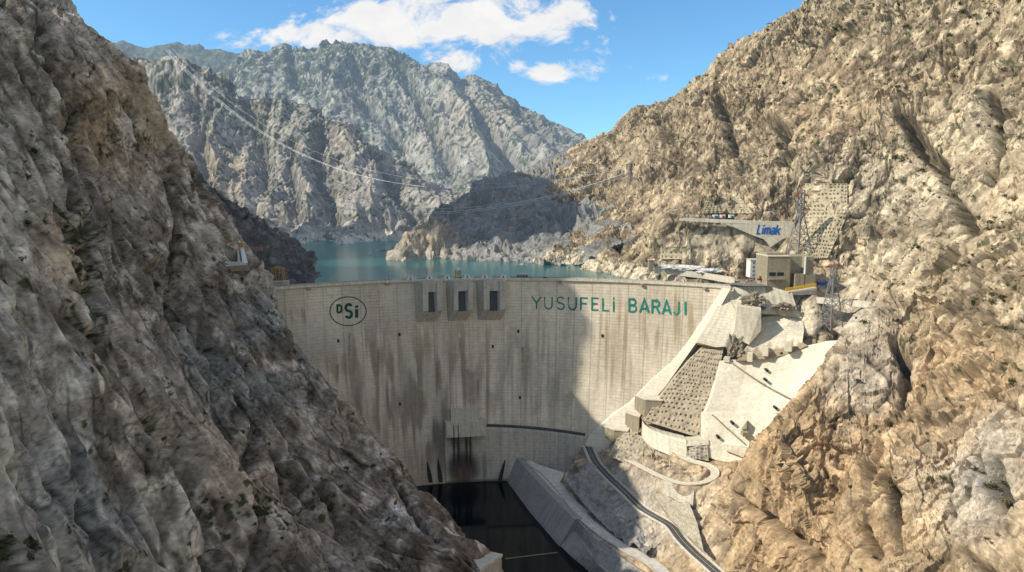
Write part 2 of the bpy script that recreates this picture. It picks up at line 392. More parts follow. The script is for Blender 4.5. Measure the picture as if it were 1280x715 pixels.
def paintA(u, v, W, N, p):
    p[:, 0] = np.clip(.75 * blob(u, v, 150, 150, 60, 70) + .5 * blob(u, v, 70, 320, 50, 60) + .35 * blob(u, v, 260, 600, 90, 60) + .5 * blob(u, v, 470, 480, 40, 60), 0, 1)
    p[:, 1] = np.clip(.35 * blob(u, v, 75, 490, 16, 30) + .3 * blob(u, v, 110, 560, 9, 20) + .8 * blob(u, v, 490, 652, 26, 10) + .6 * blob(u, v, 523, 668, 14, 8) + .35 * blob(u, v, 160, 170, 22, 40), 0, 1)
    gy = np.clip(.9 * blob(u, v, 315, 440, 90, 70) + .6 * blob(u, v, 120, 620, 110, 80), 0, 1)
    veg = np.clip(.9 * blob(u, v, 100, 350, 25, 120) + .7 * blob(u, v, 320, 640, 60, 30) + .6 * blob(u, v, 145, 180, 50, 14) + .6 * blob(u, v, 15, 690, 30, 30) + .08, 0, 1)
    return veg, gy
M_rockL = rock_mat('left_rock', dict(dark=(.165, .132, .102), mid=(.285, .234, .182), light=(.42, .352, .276), ochre=(.36, .25, .14), grey=(.27, .265, .245), pale=(.62, .57, .5), veg=(.05, .06, .025)), rot=(.5, .3, 0))
def clampA(X, Y, Z):
    cap = -74 - .8 * X + np.where(X < -500, 1, 0) * .25 * (X + 500)
    m = np.minimum(Z, cap); return m - 6 * np.exp(-np.abs(Z - cap) / 12)
hillA, fA = terrain("canyon_hillside", ctrlA, ((-56, -39, 0), (0, .06, 1)), ((105, 660, 1000), (0, .92, 1)), (820, 760), M_rockL, dict(cdir=(.25, .97), dip=(.30, .93, .22), dip2=(.8, -.35, .5), rib=1.1, ribf=.75, med=.3, fine=.3, ledge=1.9, lw=.3, tw=.72, block=.3, near=.12, crack=1.0, fall=(.72, -.25, -.66), st=3.2, k=2.3), CARVE_A, paintA, smooth=False, adapt=760, seams=1.15, zclamp=clampA, label="steep shaded grey brown rock wall left of the dam")

# dark hill behind the dam on the left
ctrlA2 = [P(*q) for q in [(240, 215, 830), (285, 272, 810), (320, 295, 790), (360, 322, 765), (385, 343, 745), (300, 340, 700), (340, 350, 690), (260, 300, 720), (150, 200, 900)]] + [Pz(408, 358, LAKE - 6), Pz(398, 345, LAKE - 2), (-180, 840, -70), (-160, 720, -40), (-230, 860, -30), (-300, 900, 20), (-420, 950, 90), (-330, 700, 40)]
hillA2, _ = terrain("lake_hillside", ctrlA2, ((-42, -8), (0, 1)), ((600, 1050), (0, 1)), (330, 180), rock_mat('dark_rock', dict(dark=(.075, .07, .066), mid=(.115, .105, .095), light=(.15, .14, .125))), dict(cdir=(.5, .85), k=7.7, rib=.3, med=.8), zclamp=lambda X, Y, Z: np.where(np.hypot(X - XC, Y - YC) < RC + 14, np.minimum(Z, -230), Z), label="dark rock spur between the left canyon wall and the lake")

# unseen shoulder added behind the canyon wall, shaped to cast the headland's shade
ctrlS = [(-700, 900, 100), (-700, 1200, 200), (-720, 1400, 200), (-790, 870, 320), (-800, 1200, 320), (-810, 1450, 200), (-940, 850, 860), (-960, 950, 950), (-970, 1150, 960), (-990, 1250, 940), (-1000, 1330, 560), (-1040, 1500, 330), (-620, 900, 20), (-600, 1200, 60), (-560, 1000, -20), (-540, 1250, -30), (-1250, 900, 960), (-1250, 1150, 940), (-1250, 1400, 420), (-720, 780, 80), (-1350, 1700, 500)]
def clampS(X, Y, Z):
    e = 1040 + .2126 * (X + 130); return Z - 420 * (1 - sstep(-6, 6, Y - e - 8 * pn(Z / 30, X / 90, 0 * X).reshape(X.shape))) * sstep(-820, -900, X)
hillS, _ = terrain("shadow_range", ctrlS, ((-58, -22), (0, 1)), ((900, 1950), (0, 1)), (240, 190), rock_mat("shadow_range_rock", dict(dark=(.15, .13, .11), mid=(.23, .2, .165), light=(.33, .28, .23)), s=.6), dict(s=1.2, cdir=(.2, .98), k=6.1, rib=.5), zclamp=clampS, label="unseen rocky shoulder added behind the left canyon wall to shade the headland")
# unseen crag added above the view, its edge shaped to cast the dam's shadow
ctrlK = [(-430, 565, 190), (-430, 625, 180), (-472, 565, 345), (-520, 575, 470), (-530, 625, 480), (-560, 595, 500), (-640, 595, 450), (-640, 685, 400), (-470, 695, 220), (-420, 605, 150), (-400, 595, 70), (-380, 645, 20), (-800, 605, 420), (-800, 755, 380), (-560, 745, 260)]
def clampK(X, Y, Z):
    e = 682 + .2126 * (X - 82) + 5 * pn(Z / 17, X / 60, 0 * X).reshape(X.shape) + 3 * pn(Z / 6, X / 60, 0 * X + 4).reshape(X.shape)
    return Z - 230 * (1 - sstep(-3, 3, Y - e))
hillK, _ = terrain("shadow_crag", ctrlK, ((-56, -27), (0, 1)), ((650, 1080), (0, 1)), (280, 220), M_rockL, dict(cdir=(.2, .98), k=9.1, rib=.4), zclamp=clampK, label="unseen rock crag added above the left end of the dam to cast its shadow")
# right canyon wall with near spur, excavated abutment and river bank
ridgeR = [P(*q) for q in [(722, 188, 1640), (760, 166, 1500), (800, 131, 1340), (860, 106, 1250), (920, 56, 1150), (975, 24, 1090), (1016, 0, 1050), (1150, -95, 960), (1290, -190, 900), (1500, -300, 860)]]
shoreR = [Pz(u, v, LAKE - 1) for u, v in [(690, 331), (715, 336), (745, 341), (775, 347), (800, 351)]]
faceR = [P(*q) for q in [(760, 240, 1230), (800, 250, 1060), (730, 300, 1000), (770, 310, 930), (820, 300, 850), (860, 200, 1050), (900, 140, 1060), (900, 230, 880), (880, 262, 790), (960, 130, 980), (960, 220, 810), (1000, 100, 960), (1000, 190, 800), (1060, 130, 800), (1060, 230, 690), (1100, 30, 850), (1130, 170, 690), (1200, 80, 700), (1180, 250, 560), (1280, 30, 660), (1280, 150, 560), (1280, 250, 470), (1230, 330, 455), (1280, 357, 395), (1280, 450, 350), (1280, 550, 308), (1280, 715, 255),
     (1400, 300, 390), (1400, 500, 300), (1400, 715, 225), (1500, 100, 480), (1150, 330, 530), (1100, 300, 640), (1070, 320, 660), (1150, 270, 600)]]
spurR = [P(*q) for q in [(1120, 372, 520), (1085, 402, 490), (1045, 440, 468), (1003, 490, 448), (965, 528, 432), (942, 560, 420), (905, 600, 405), (882, 640, 392)]]
faceS = [P(*q) for q in [(1160, 400, 470), (1200, 450, 400), (1120, 480, 420), (1060, 520, 410), (1000, 580, 398), (1200, 600, 322), (1100, 600, 350), (1000, 650, 370), (940, 650, 382), (1200, 715, 286), (1100, 715, 312), (1000, 715, 338), (920, 715, 365), (1100, 800, 285), (900, 800, 330), (1280, 800, 230)]]
# below / behind the abutment works (kept a few metres behind the concrete)
worksR = [P(*q) for q in [(900, 452, 624), (885, 520, 604), (960, 440, 614), (960, 500, 592), (1040, 428, 596), (1010, 470, 578), (930, 540, 582), (860, 480, 622), (830, 510, 622), (870, 545, 590), (905, 575, 560), (800, 545, 610), (905, 400, 640), (960, 400, 622), (1030, 400, 600), (1080, 390, 585)]]
bank = [Pz(780, 545, -146), Pz(850, 563, -140), Pz(870, 600, -140), Pz(890, 590, -134), Pz(800, 582, -146), Pz(745, 566, -163), Pz(765, 600, -163), Pz(800, 635, -163), Pz(850, 665, -163), Pz(880, 705, -163), Pz(920, 760, -163),
        Pz(690, 590, -184), Pz(725, 625, -184), Pz(770, 670, -184), Pz(825, 712, -184), Pz(860, 770, -184), Pz(735, 600, -170), Pz(770, 645, -175), Pz(820, 680, -172), Pz(650, 600, -204), Pz(720, 715, -212), Pz(760, 800, -212), Pz(600, 650, -225), Pz(560, 800, -225), Pz(640, 640, -222), (40, 300, -215), (120, 300, -165), (160, 330, -135), (60, 660, -172), (90, 650, -165)]
plat = [(210, 640, 2), (240, 660, 2), (262, 690, 2), (215, 700, 2), (180, 720, 0), (150, 740, -4), (290, 640, 2), (230, 730, 6), (250, 655, 2), P(855, 287, 745), P(900, 287, 735), P(985, 287, 715), P(870, 310, 735), P(930, 300, 720), P(850, 325, 735), P(900, 335, 715), (250, 715, 4)]
back = behind(ridgeR, 120, -70) + [(150, 1700, 60), (300, 1700, 150)]
ctrlB = ridgeR + shoreR + faceR + spurR + faceS + worksR + bank + plat + back + behind(spurR[:5], 42, -50)[1:] + [(80, 820, -50), (60, 900, -60), (110, 760, -45)]
CARVE_B = [([(968, 150), (976, 162), (980, 180), (976, 200)], 5.1, 40), ([(898, 125), (905, 150), (915, 190)], 5.1, 32), ([(1128, 140), (1140, 165), (1172, 210), (1185, 235)], 6.8, 40), ([(1185, 235), (1200, 262), (1212, 285)], 5.1, 24), ([(1236, 120), (1240, 165), (1255, 195), (1240, 225)], 6.0, 32), ([(1265, 130), (1262, 165)], 4.2, 24),
           ([(1120, 425), (1130, 450), (1133, 485), (1120, 520)], 5.1, 28), ([(1088, 560), (1085, 590)], 4.2, 20), ([(1108, 590), (1115, 620), (1115, 680)], 5.1, 25), ([(1255, 590), (1262, 640)], 6.8, 17), ([(1075, 660), (1090, 690)], 5.1, 16), ([(960, 145), (940, 190), (900, 230)], 6.0, 12), ([(1060, 150), (1030, 210)], 6.8, 12), ([(820, 150), (850, 200)], 5.1, 13), ([(855, 250), (835, 300)], 5.1, 9), ([(780, 275), (770, 320)], 4.2, 9), ([(920, 620), (960, 660), (1010, 700)], 4.2, 12)]
def paintB(u, v, W, N, p):
    z = W[:, 2]
    low = sstep(330, 520, v - .18 * (u - 1050))
    och = .7 * np.clip(.95 * blob(u, v, 960, 535, 80, 50) + .8 * blob(u, v, 1080, 560, 130, 110) + .6 * blob(u, v, 1180, 470, 120, 70) + .75 * blob(u, v, 1000, 660, 160, 60) + .45 * low + .35 * blob(u, v, 1050, 120, 150, 60), 0, 1)
    pal = np.clip(.55 * blob(u, v, 1090, 240, 120, 50) + .4 * blob(u, v, 1180, 620, 70, 60) + .5 * blob(u, v, 900, 310, 80, 30) + .45 * blob(u, v, 1100, 330, 60, 30) + .45 * blob(u, v, 870, 650, 45, 70) + .8 * blob(u, v, 1030, 400, 60, 22) + .8 * blob(u, v, 960, 372, 50, 12) + .35 * blob(u, v, 1200, 150, 100, 40), 0, 1)
    pal = np.maximum(pal, (1 - sstep(8, 13, z + 4 * pn(W[:, 0] / 20, W[:, 1] / 20, z / 20))) * sstep(640, 700, W[:, 1]) * .9 * (u < 860))
    p[:, 0] = och; p[:, 1] = pal
    gy = np.clip(.6 * blob(u, v, 1085, 470, 60, 40) + .5 * blob(u, v, 1240, 570, 70, 60) + .85 * blob(u, v, 780, 640, 70, 70) * (v < 700 + 0 * u) + .5 * blob(u, v, 1230, 640, 50, 60) + .4 * blob(u, v, 1060, 400, 60, 40), 0, 1)
    veg = np.clip(.22 * (1 - low) + .15 * sstep(260, 60, v), 0, .5)
    return veg, gy
RD = [Pz(u, v, -163) for u, v in [(735, 556), (738, 564), (745, 579), (762, 597), (783, 616), (801, 635), (822, 647), (840, 657), (851.5, 674), (869, 691.5), (893, 712), (925, 742), (970, 790)]]
PW = [Pz(u, v, -178) for u, v in [(655, 574), (682, 590), (706, 616), (728, 646), (753, 667), (780, 684), (809, 698), (828, 713), (850, 740), (880, 790)]]
SW = [P(*q) for q in [(757, 562, 628), (780, 571, 590), (811, 588, 548), (837, 600, 520), (860, 605, 508), (880, 603, 510), (893, 596, 520), (894, 588, 532), (884, 581, 543), (866, 577, 552), (852, 571, 562), (845, 562, 572), (836, 556, 580)]]
TR = [P(845, 274, 752), P(893, 275.5, 745), P(936, 277, 739), P(996, 279, 731)]
def line_dist(x, y, pl):
    best = np.full(x.shape, 1e9); zz = np.zeros(x.shape)
    for a, b in zip(pl[:-1], pl[1:]):
        dx, dy = b[0] - a[0], b[1] - a[1]; t = np.clip(((x - a[0]) * dx + (y - a[1]) * dy) / (dx * dx + dy * dy), 0, 1)
        d = np.hypot(x - a[0] - t * dx, y - a[1] - t * dy); m = d < best
        best = np.where(m, d, best); zz = np.where(m, a[2] + t * (b[2] - a[2]), zz)
    return best, zz
def benchB(X, Y, Z):
    for pl, w, up, dn in ((TR, 9, 1.3, .75), (SW, 4.5, 1.6, 1.9), (RD, 5.5, 1.5, 1.1), (PW, 8, 1.7, 3.0)):
        d, zr = line_dist(X, Y, pl); e = np.maximum(d - w, 0); k = sstep(26, 14, d)
        Zc = np.clip(Z, zr - .8 - dn * e, zr - .8 + up * e); Z = Z + (Zc - Z) * k
    wl = [Pz(u, v, -178) for u, v in [(646, 572), (680, 611), (718, 649), (735, 672), (760, 700), (800, 740)]] + [(140, 330, -178)]
    xw = np.interp(-Y, [-p[1] for p in wl], [p[0] for p in wl]); Z = np.where((X < xw + 3) & (Y < 690), np.minimum(Z, -214), Z)
    Z = np.where((X > 196) & (X < 284) & (Y > 603) & (Y < 700), np.minimum(Z, 1.6), Z)
    # nothing rises through the dam or stands in the pool
    r = np.hypot(X - XC, Y - YC); Z = np.where((r < RC + 2) & (r > RC - 60) & (X < 60) & (X > -150), np.minimum(Z, -212), Z)
    return Z
def dmaskB(u, v, V):
    x, y = V[:, 0], V[:, 1]
    k = np.ones(len(x))
    works = ((u > 690) & (u < 1060) & (v > 335) & (v < 725) & (y > 415)) | ((u > 1000) & (u < 1115) & (v > 350) & (v < 415) & (y > 520))
    soft = np.where(works, .5, 1.)
    soft = np.where((u > 1000) & (u < 1115) & (v > 350) & (v < 418) & (y > 520), .12, soft); kk = np.minimum(soft, 1)
    terr = blob(u, v, 925, 300, 90, 26, 3)
    rd = np.ones(len(x))
    for pl, w in ((SW, 6), (RD, 7), (PW, 9)):
        d, _ = line_dist(x, y, pl); rd = np.minimum(rd, sstep(w, w + 9, d))
    return np.clip(kk * (1 - .92 * terr), .05, 1) * rd
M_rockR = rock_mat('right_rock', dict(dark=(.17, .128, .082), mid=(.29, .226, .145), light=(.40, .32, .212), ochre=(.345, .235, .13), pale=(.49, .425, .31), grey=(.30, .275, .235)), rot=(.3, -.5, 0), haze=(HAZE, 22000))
hillB, fB = terrain("canyon_hillside", ctrlB, ((-2, 38.5, 46), (0, .97, 1)), ((195, 1100, 1800), (0, .85, 1)), (880, 900), M_rockR, dict(cdir=(-.45, .89), dip=(-.7, -.3, .6), rib=1.0, ribf=.16, med=.85, fine=.9, block=.85, ledge=.9, near=1.1, crack=1.6, k=5.1), CARVE_B, paintB, c=14.0, smooth=False, adapt=1500, seams=.55, zclamp=benchB, label="sunlit tan rock mountainside right of the dam", dispmask=dmaskB)

# dark headland reaching into the lake
shC = [Pz(u, v, LAKE - 1) for u, v in [(497, 315), (503, 322), (540, 324), (575, 325), (620, 326), (655, 327), (692, 329)]]
ctrlC = shC + [P(*q) for q in [(505, 306, 1030), (530, 284, 1042), (553, 276, 1055), (562, 255, 1330), (590, 232, 1420), (625, 222, 1480), (655, 212, 1540), (690, 203, 1600), (730, 196, 1660), (575, 300, 1060), (600, 288, 1130), (640, 280, 1140), (680, 280, 1120), (720, 260, 1220), (640, 245, 1340), (690, 240, 1320), (745, 250, 1260), (765, 200, 1700)]] + [(-190, 1200, -40), (-190, 1400, -40), (-120, 1600, 0), (0, 1850, 60), (160, 1900, 120)]
def paintC(u, v, W, N, p):
    z = W[:, 2]
    p[:, 1] = np.maximum((1 - sstep(4, 9, z + 3 * pn(W[:, 0] / 15, W[:, 1] / 15, z / 15))) * .4, .3 * blob(u, v, 530, 300, 30, 22)); p[:, 0] = .5 * blob(u, v, 530, 295, 30, 25)
    return .25 + 0 * u, .7 * sstep(545, 590, u)
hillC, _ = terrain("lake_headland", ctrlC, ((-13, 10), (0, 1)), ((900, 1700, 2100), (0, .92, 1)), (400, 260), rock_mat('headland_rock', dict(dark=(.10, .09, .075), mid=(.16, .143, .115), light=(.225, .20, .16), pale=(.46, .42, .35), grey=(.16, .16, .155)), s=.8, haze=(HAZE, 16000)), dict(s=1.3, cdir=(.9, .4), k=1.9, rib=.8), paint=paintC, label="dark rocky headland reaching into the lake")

# middle mountain beyond the lake
ctrlD = [Pz(u, v, LAKE - 2) for u, v in [(240, 306), (340, 306), (375, 305), (410, 303), (450, 303), (480, 300), (520, 299), (560, 298), (620, 296)]] + \
        [P(*q) for q in [(100, 70, 2250), (175, 76, 2200), (222, 74, 2200), (260, 90, 2150), (300, 112, 2120), (335, 110, 2080), (400, 150, 2050), (440, 165, 2020), (490, 190, 2000), (530, 225, 1950), (560, 245, 1900), (620, 258, 1900),
           (230, 200, 1780), (300, 180, 1900), (300, 260, 1560), (370, 250, 1600), (350, 200, 1800), (440, 250, 1600), (440, 215, 1800), (500, 250, 1620), (510, 270, 1520), (560, 275, 1620), (150, 200, 1900), (420, 290, 1480), (340, 290, 1480)]]
ctrlD += [(x, y + 500, z - 150) for x, y, z in [P(222, 74, 2200), P(335, 110, 2080), P(440, 165, 2020), P(530, 225, 1950), P(620, 258, 1900), P(100, 70, 2250)]]
def paintD(u, v, W, N, p):
    z = W[:, 2]
    p[:, 1] = (1 - sstep(6, 12, z + 4 * pn(W[:, 0] / 20, W[:, 1] / 20, z / 20))) * .8; p[:, 0] = .5 * blob(u, v, 270, 220, 40, 50)
    return np.clip(.45 + .4 * sstep(220, 90, v), 0, 1), .3 + 0 * u
CARVE_D = [([(300, 105), (320, 160), (335, 230)], 10, 26), ([(400, 150), (400, 220), (420, 280)], 9, 26), ([(455, 175), (490, 220), (520, 270)], 9, 28), ([(250, 130), (255, 200), (270, 280)], 9, 22), ([(365, 180), (370, 260)], 7, 20)]
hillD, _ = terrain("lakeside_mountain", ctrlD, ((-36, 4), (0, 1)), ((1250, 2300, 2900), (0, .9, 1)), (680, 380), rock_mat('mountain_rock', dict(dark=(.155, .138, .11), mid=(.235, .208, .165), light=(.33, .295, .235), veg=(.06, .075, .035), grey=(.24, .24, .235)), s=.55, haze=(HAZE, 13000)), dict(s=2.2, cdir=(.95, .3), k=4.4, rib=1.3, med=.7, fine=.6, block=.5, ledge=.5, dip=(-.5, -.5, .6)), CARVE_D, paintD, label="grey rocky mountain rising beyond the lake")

# far mountain with the skyline
skyE = [(60, 110, 4200), (150, 108, 4200), (250, 105, 4100), (300, 92, 4000), (322, 74, 4000), (340, 63, 3950), (356, 57, 3900), (375, 66, 3900), (402, 58, 3900), (425, 64, 3900), (441, 54, 3900), (470, 60, 3850), (500, 68, 3800), (540, 80, 3750), (575, 93, 3700), (610, 103, 3600), (650, 128, 3500), (690, 150, 3400), (728, 182, 3300), (790, 230, 3200), (900, 260, 3200)]
ctrlE = [P(*q) for q in skyE] + [P(*q) for q in [(250, 160, 3000), (350, 130, 3200), (420, 160, 2900), (480, 120, 3200), (500, 180, 2700), (560, 150, 2900), (560, 230, 2350), (620, 160, 2800), (620, 210, 2400), (690, 200, 2500), (680, 240, 2200), (600, 270, 2050), (750, 250, 2300), (300, 230, 2500), (420, 240, 2400)]]
ctrlE += [(x, y + 800, z - 200) for x, y, z in [P(*q) for q in skyE[::3]]]
def paintE(u, v, W, N, p):
    p[:, 0] = .3 * blob(u, v, 590, 150, 80, 40)
    return np.clip(.6 + .5 * sstep(150, 80, v) * sstep(560, 480, u) + .4 * blob(u, v, 640, 130, 60, 25), 0, 1), .35 + 0 * u
CARVE_E = [([(440, 60), (450, 120), (500, 170)], 8, 40), ([(500, 75), (530, 140), (560, 200)], 8, 40), ([(575, 95), (600, 150), (640, 190)], 7, 36), ([(650, 130), (680, 170), (700, 190)], 6, 30), ([(365, 62), (372, 110)], 6, 36)]
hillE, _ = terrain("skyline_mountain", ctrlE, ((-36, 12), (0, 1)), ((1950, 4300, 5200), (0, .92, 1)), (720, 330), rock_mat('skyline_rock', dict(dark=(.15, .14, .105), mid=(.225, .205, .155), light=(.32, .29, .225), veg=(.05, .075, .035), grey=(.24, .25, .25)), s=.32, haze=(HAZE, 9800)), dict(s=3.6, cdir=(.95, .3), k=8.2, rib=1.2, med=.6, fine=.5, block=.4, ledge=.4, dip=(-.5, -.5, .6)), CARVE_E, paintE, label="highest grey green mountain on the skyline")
skyF = [(40, 60, 7000), (150, 52, 7000), (180, 58, 7000), (215, 55, 7000), (260, 62, 7000), (300, 66, 7000), (340, 72, 6800), (420, 100, 6600), (520, 130, 6500)]
ctrlF = [P(*q) for q in skyF] + [P(*q) for q in [(100, 130, 5600), (250, 130, 5600), (400, 160, 5600)]] + [(x, y + 1200, z - 250) for x, y, z in [P(*q) for q in skyF[::2]]]
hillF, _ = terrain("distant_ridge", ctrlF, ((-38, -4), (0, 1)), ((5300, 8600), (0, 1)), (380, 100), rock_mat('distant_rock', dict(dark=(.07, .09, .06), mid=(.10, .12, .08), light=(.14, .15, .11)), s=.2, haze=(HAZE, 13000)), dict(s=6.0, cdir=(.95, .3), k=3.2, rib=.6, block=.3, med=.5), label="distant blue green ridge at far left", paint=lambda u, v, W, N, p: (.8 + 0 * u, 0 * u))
# ---------------------------------------------------------------- water
def plane_grid(name, x0, x1, y0, y1, z, mat, nx=2, ny=2):
    X, Y = np.meshgrid(np.linspace(x0, x1, nx), np.linspace(y0, y1, ny))
    me = np_mesh(name, np.stack([X, Y, np.full_like(X, z)], -1).reshape(-1, 3), grid_quads(ny, nx)); me.materials.append(mat)
    o = link(bpy.data.objects.new(name, me)); o["kind"] = "structure"; return o
def water_mat(name, col, sc, bumpd, rough=.05, spec=.5, glow=None):
    t = NT(name); n = t.noise(sc, 4, .6, t.mapped((1, .45, 1)))
    big = t.noise(.006, 3, .5)
    c = t.mix(big, col, (col[0] * 1.35, col[1] * 1.2, col[2] * 1.15))
    m = t.bsdf(c, rough, t.bump(n, bumpd, .5), 0, spec)
    if glow:                                # glow added for light scattered back up, evens out the shaded lake
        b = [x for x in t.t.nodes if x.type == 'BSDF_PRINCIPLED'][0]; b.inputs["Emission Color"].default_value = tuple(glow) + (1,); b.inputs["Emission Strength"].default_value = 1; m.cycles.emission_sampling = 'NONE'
    return m
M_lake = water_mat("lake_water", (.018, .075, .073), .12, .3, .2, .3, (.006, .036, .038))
M_pool = water_mat("pool_water", (.002, .006, .009), .08, .05, .08, .3)
def lake_mesh():
    # the sheet follows the dam's upstream face on its near side
    pts = []
    for a in np.linspace(-44, 27, 40):
        pts.append((XC + (RC + 6) * math.sin(R(a)), YC + (RC + 6) * math.cos(R(a)), LAKE))
    ring = pts + [(165, 740, LAKE), (260, 900, LAKE), (900, 1250, LAKE), (1500, 3000, LAKE), (-1800, 3000, LAKE), (-900, 800, LAKE)]
    m = MB(); m.poly(ring); o = m.build("lake_water", M_lake); o["kind"] = "structure"; o["label"] = "still teal reservoir water behind the dam"; return o
lake_mesh()

# ---------------------------------------------------------------- world and sun
SUN_EL, SUN_AZ = R(38.7), R(-102)        # azimuth clockwise from +Y (north); the sun stands left, level with the dam
sd = Vector((math.sin(SUN_AZ) * math.cos(SUN_EL), math.cos(SUN_AZ) * math.cos(SUN_EL), math.sin(SUN_EL)))
ld = bpy.data.lights.new("sun", 'SUN'); sun = link(bpy.data.objects.new("sun", ld)); ld.energy = 5.0; ld.angle = R(.5); ld.color = (1, .93, .80)
sun.rotation_euler = (-sd).to_track_quat('-Z', 'Y').to_euler()
w = bpy.data.worlds.new("World"); scene.world = w; w.cycles.sampling_method = 'MANUAL'; w.cycles.sample_map_resolution = 256; w.use_nodes = True; wt = w.node_tree; wt.nodes.clear()
def wn(t, **k):
    o = wt.nodes.new(t)
    for a, b in k.items(): setattr(o, a, b)
    return o
sky = wn("ShaderNodeTexSky", sky_type='NISHITA'); sky.sun_disc = False; sky.sun_elevation = SUN_EL; sky.sun_rotation = SUN_AZ; sky.altitude = 700; sky.air_density = 1.0; sky.dust_density = .6; sky.ozone_density = 2.0
bg = wn("ShaderNodeBackground"); bg.inputs[1].default_value = .15
tc = wn("ShaderNodeTexCoord")
def wm(op, a, b=0.0, clamp=False):
    o = wn("ShaderNodeMath", operation=op, use_clamp=clamp)
    for i, v in ((0, a), (1, b)):
        if isinstance(v, bpy.types.NodeSocket): wt.links.new(v, o.inputs[i])
        else: o.inputs[i].default_value = v
    return o.outputs[0]
sx = wn("ShaderNodeSeparateXYZ"); wt.links.new(tc.outputs["Generated"], sx.inputs[0])
yy = wm('MAXIMUM', sx.outputs[1], .05)
aa = wm('DIVIDE', sx.outputs[0], yy); ee = wm('DIVIDE', sx.outputs[2], yy)      # bearing and height of a cloud bank
cb = wn("ShaderNodeCombineXYZ"); wt.links.new(aa, cb.inputs[0]); wt.links.new(wm('MULTIPLY', ee, 1.6), cb.inputs[1])
def wnoise(s, d, r, dist=0.):
    o = wn("ShaderNodeTexNoise"); wt.links.new(cb.outputs[0], o.inputs["Vector"]); o.inputs["Scale"].default_value = s; o.inputs["Detail"].default_value = d; o.inputs["Roughness"].default_value = r; o.inputs["Distortion"].default_value = dist
    return o.outputs[0]
def dirn(u, v): d = ray(u, v); return d[0] / d[1], d[2] / d[1]
tot = None
for (u, v, ru, rv, k) in [(500, 25, 140, 34, 1.), (390, 45, 95, 22, 1.), (590, 25, 120, 42, 1.), (690, 26, 66, 34, 1.), (570, 76, 60, 22, .72), (545, -10, 120, 30, .9), (700, 90, 50, 20, .9), (650, 82, 20, 12, .6), (736, 168, 16, 8, .8), (880, 15, 22, 10, .42), (370, 16, 16, 8, .5), (830, 98, 40, 12, .36), (1050, -160, 300, 60, .8), (100, -150, 300, 50, .9), (620, -60, 160, 30, .9)]:
    a0, e0 = dirn(u, v)
    q = wm('ADD', wm('POWER', wm('ABSOLUTE', wm('DIVIDE', wm('SUBTRACT', aa, a0), ru / FPX)), 2.), wm('POWER', wm('ABSOLUTE', wm('DIVIDE', wm('SUBTRACT', ee, e0), rv / FPX)), 2.))
    g = wm('MULTIPLY', wm('EXPONENT', wm('MULTIPLY', q, -.9)), k)
    tot = g if tot is None else wm('MAXIMUM', tot, g)
nz = wnoise(10, 7, .64, .35); 
dens = wm('ADD', wm('MULTIPLY', tot, 1.25), wm('MULTIPLY', wm('SUBTRACT', nz, .5), 3.1))
rp = wn("ShaderNodeMapRange", interpolation_type='SMOOTHSTEP'); wt.links.new(dens, rp.inputs[0]); rp.inputs[1].default_value = .55; rp.inputs[2].default_value = 1.05
oth = wn("ShaderNodeTexNoise"); wt.links.new(tc.outputs["Generated"], oth.inputs["Vector"]); oth.inputs["Scale"].default_value = 2.6; oth.inputs["Detail"].default_value = 3; oth.inputs["Roughness"].default_value = .6
om_ = wn("ShaderNodeMapRange", interpolation_type='SMOOTHSTEP'); wt.links.new(oth.outputs[0], om_.inputs[0]); om_.inputs[1].default_value = .44; om_.inputs[2].default_value = .62
back_ = wn("ShaderNodeMapRange", interpolation_type='SMOOTHSTEP'); wt.links.new(wm('SUBTRACT', sx.outputs[1], wm('MULTIPLY', sx.outputs[2], .9)), back_.inputs[0]); back_.inputs[1].default_value = .25; back_.inputs[2].default_value = -.15; back_.inputs[3].default_value = 0; back_.inputs[4].default_value = 1
bk = wm('MULTIPLY', wm('MULTIPLY', om_.outputs[0], back_.outputs[0]), wm('GREATER_THAN', sx.outputs[2], 0.))
front = wm('GREATER_THAN', sx.outputs[1], .05)
mask = wm('MULTIPLY', rp.outputs[0], front)
shade = wn("ShaderNodeMapRange"); wt.links.new(wnoise(16, 3, .6), shade.inputs[0]); shade.inputs[1].default_value = .35; shade.inputs[2].default_value = .65; shade.inputs[3].default_value = .80; shade.inputs[4].default_value = 1.0
ccol = wn("ShaderNodeMix", data_type='RGBA'); wt.links.new(shade.outputs[0], ccol.inputs[0]); CLD = .95 / .15
ccol.inputs[6].default_value = (.50 * CLD, .56 * CLD, .66 * CLD, 1); ccol.inputs[7].default_value = (1.0 * CLD, .99 * CLD, .98 * CLD, 1)
tint = wn("ShaderNodeMix", data_type='RGBA', blend_type='MULTIPLY'); tint.inputs[0].default_value = 1; wt.links.new(sky.outputs[0], tint.inputs[6]); tint.inputs[7].default_value = (.70, 1.06, 1.22, 1)
mx = wn("ShaderNodeMix", data_type='RGBA'); wt.links.new(mask, mx.inputs[0]); wt.links.new(tint.outputs[2], mx.inputs[6]); wt.links.new(ccol.outputs[2], mx.inputs[7])
mx2 = wn("ShaderNodeMix", data_type='RGBA'); wt.links.new(bk, mx2.inputs[0]); wt.links.new(mx.outputs[2], mx2.inputs[6]); mx2.inputs[7].default_value = (.80 * CLD, .765 * CLD, .70 * CLD, 1)
wt.links.new(mx2.outputs[2], bg.inputs[0])
wo = wn("ShaderNodeOutputWorld"); wt.links.new(bg.outputs[0], wo.inputs[0])
scene.view_settings.view_transform = 'Standard'; scene.view_settings.look = 'None'; scene.view_settings.exposure = 0
scene.cycles.max_bounces = 3; scene.cycles.diffuse_bounces = 2
scene.cycles.adaptive_threshold = .03; scene.cycles.glossy_bounces = 2
scene.cycles.use_denoising = True

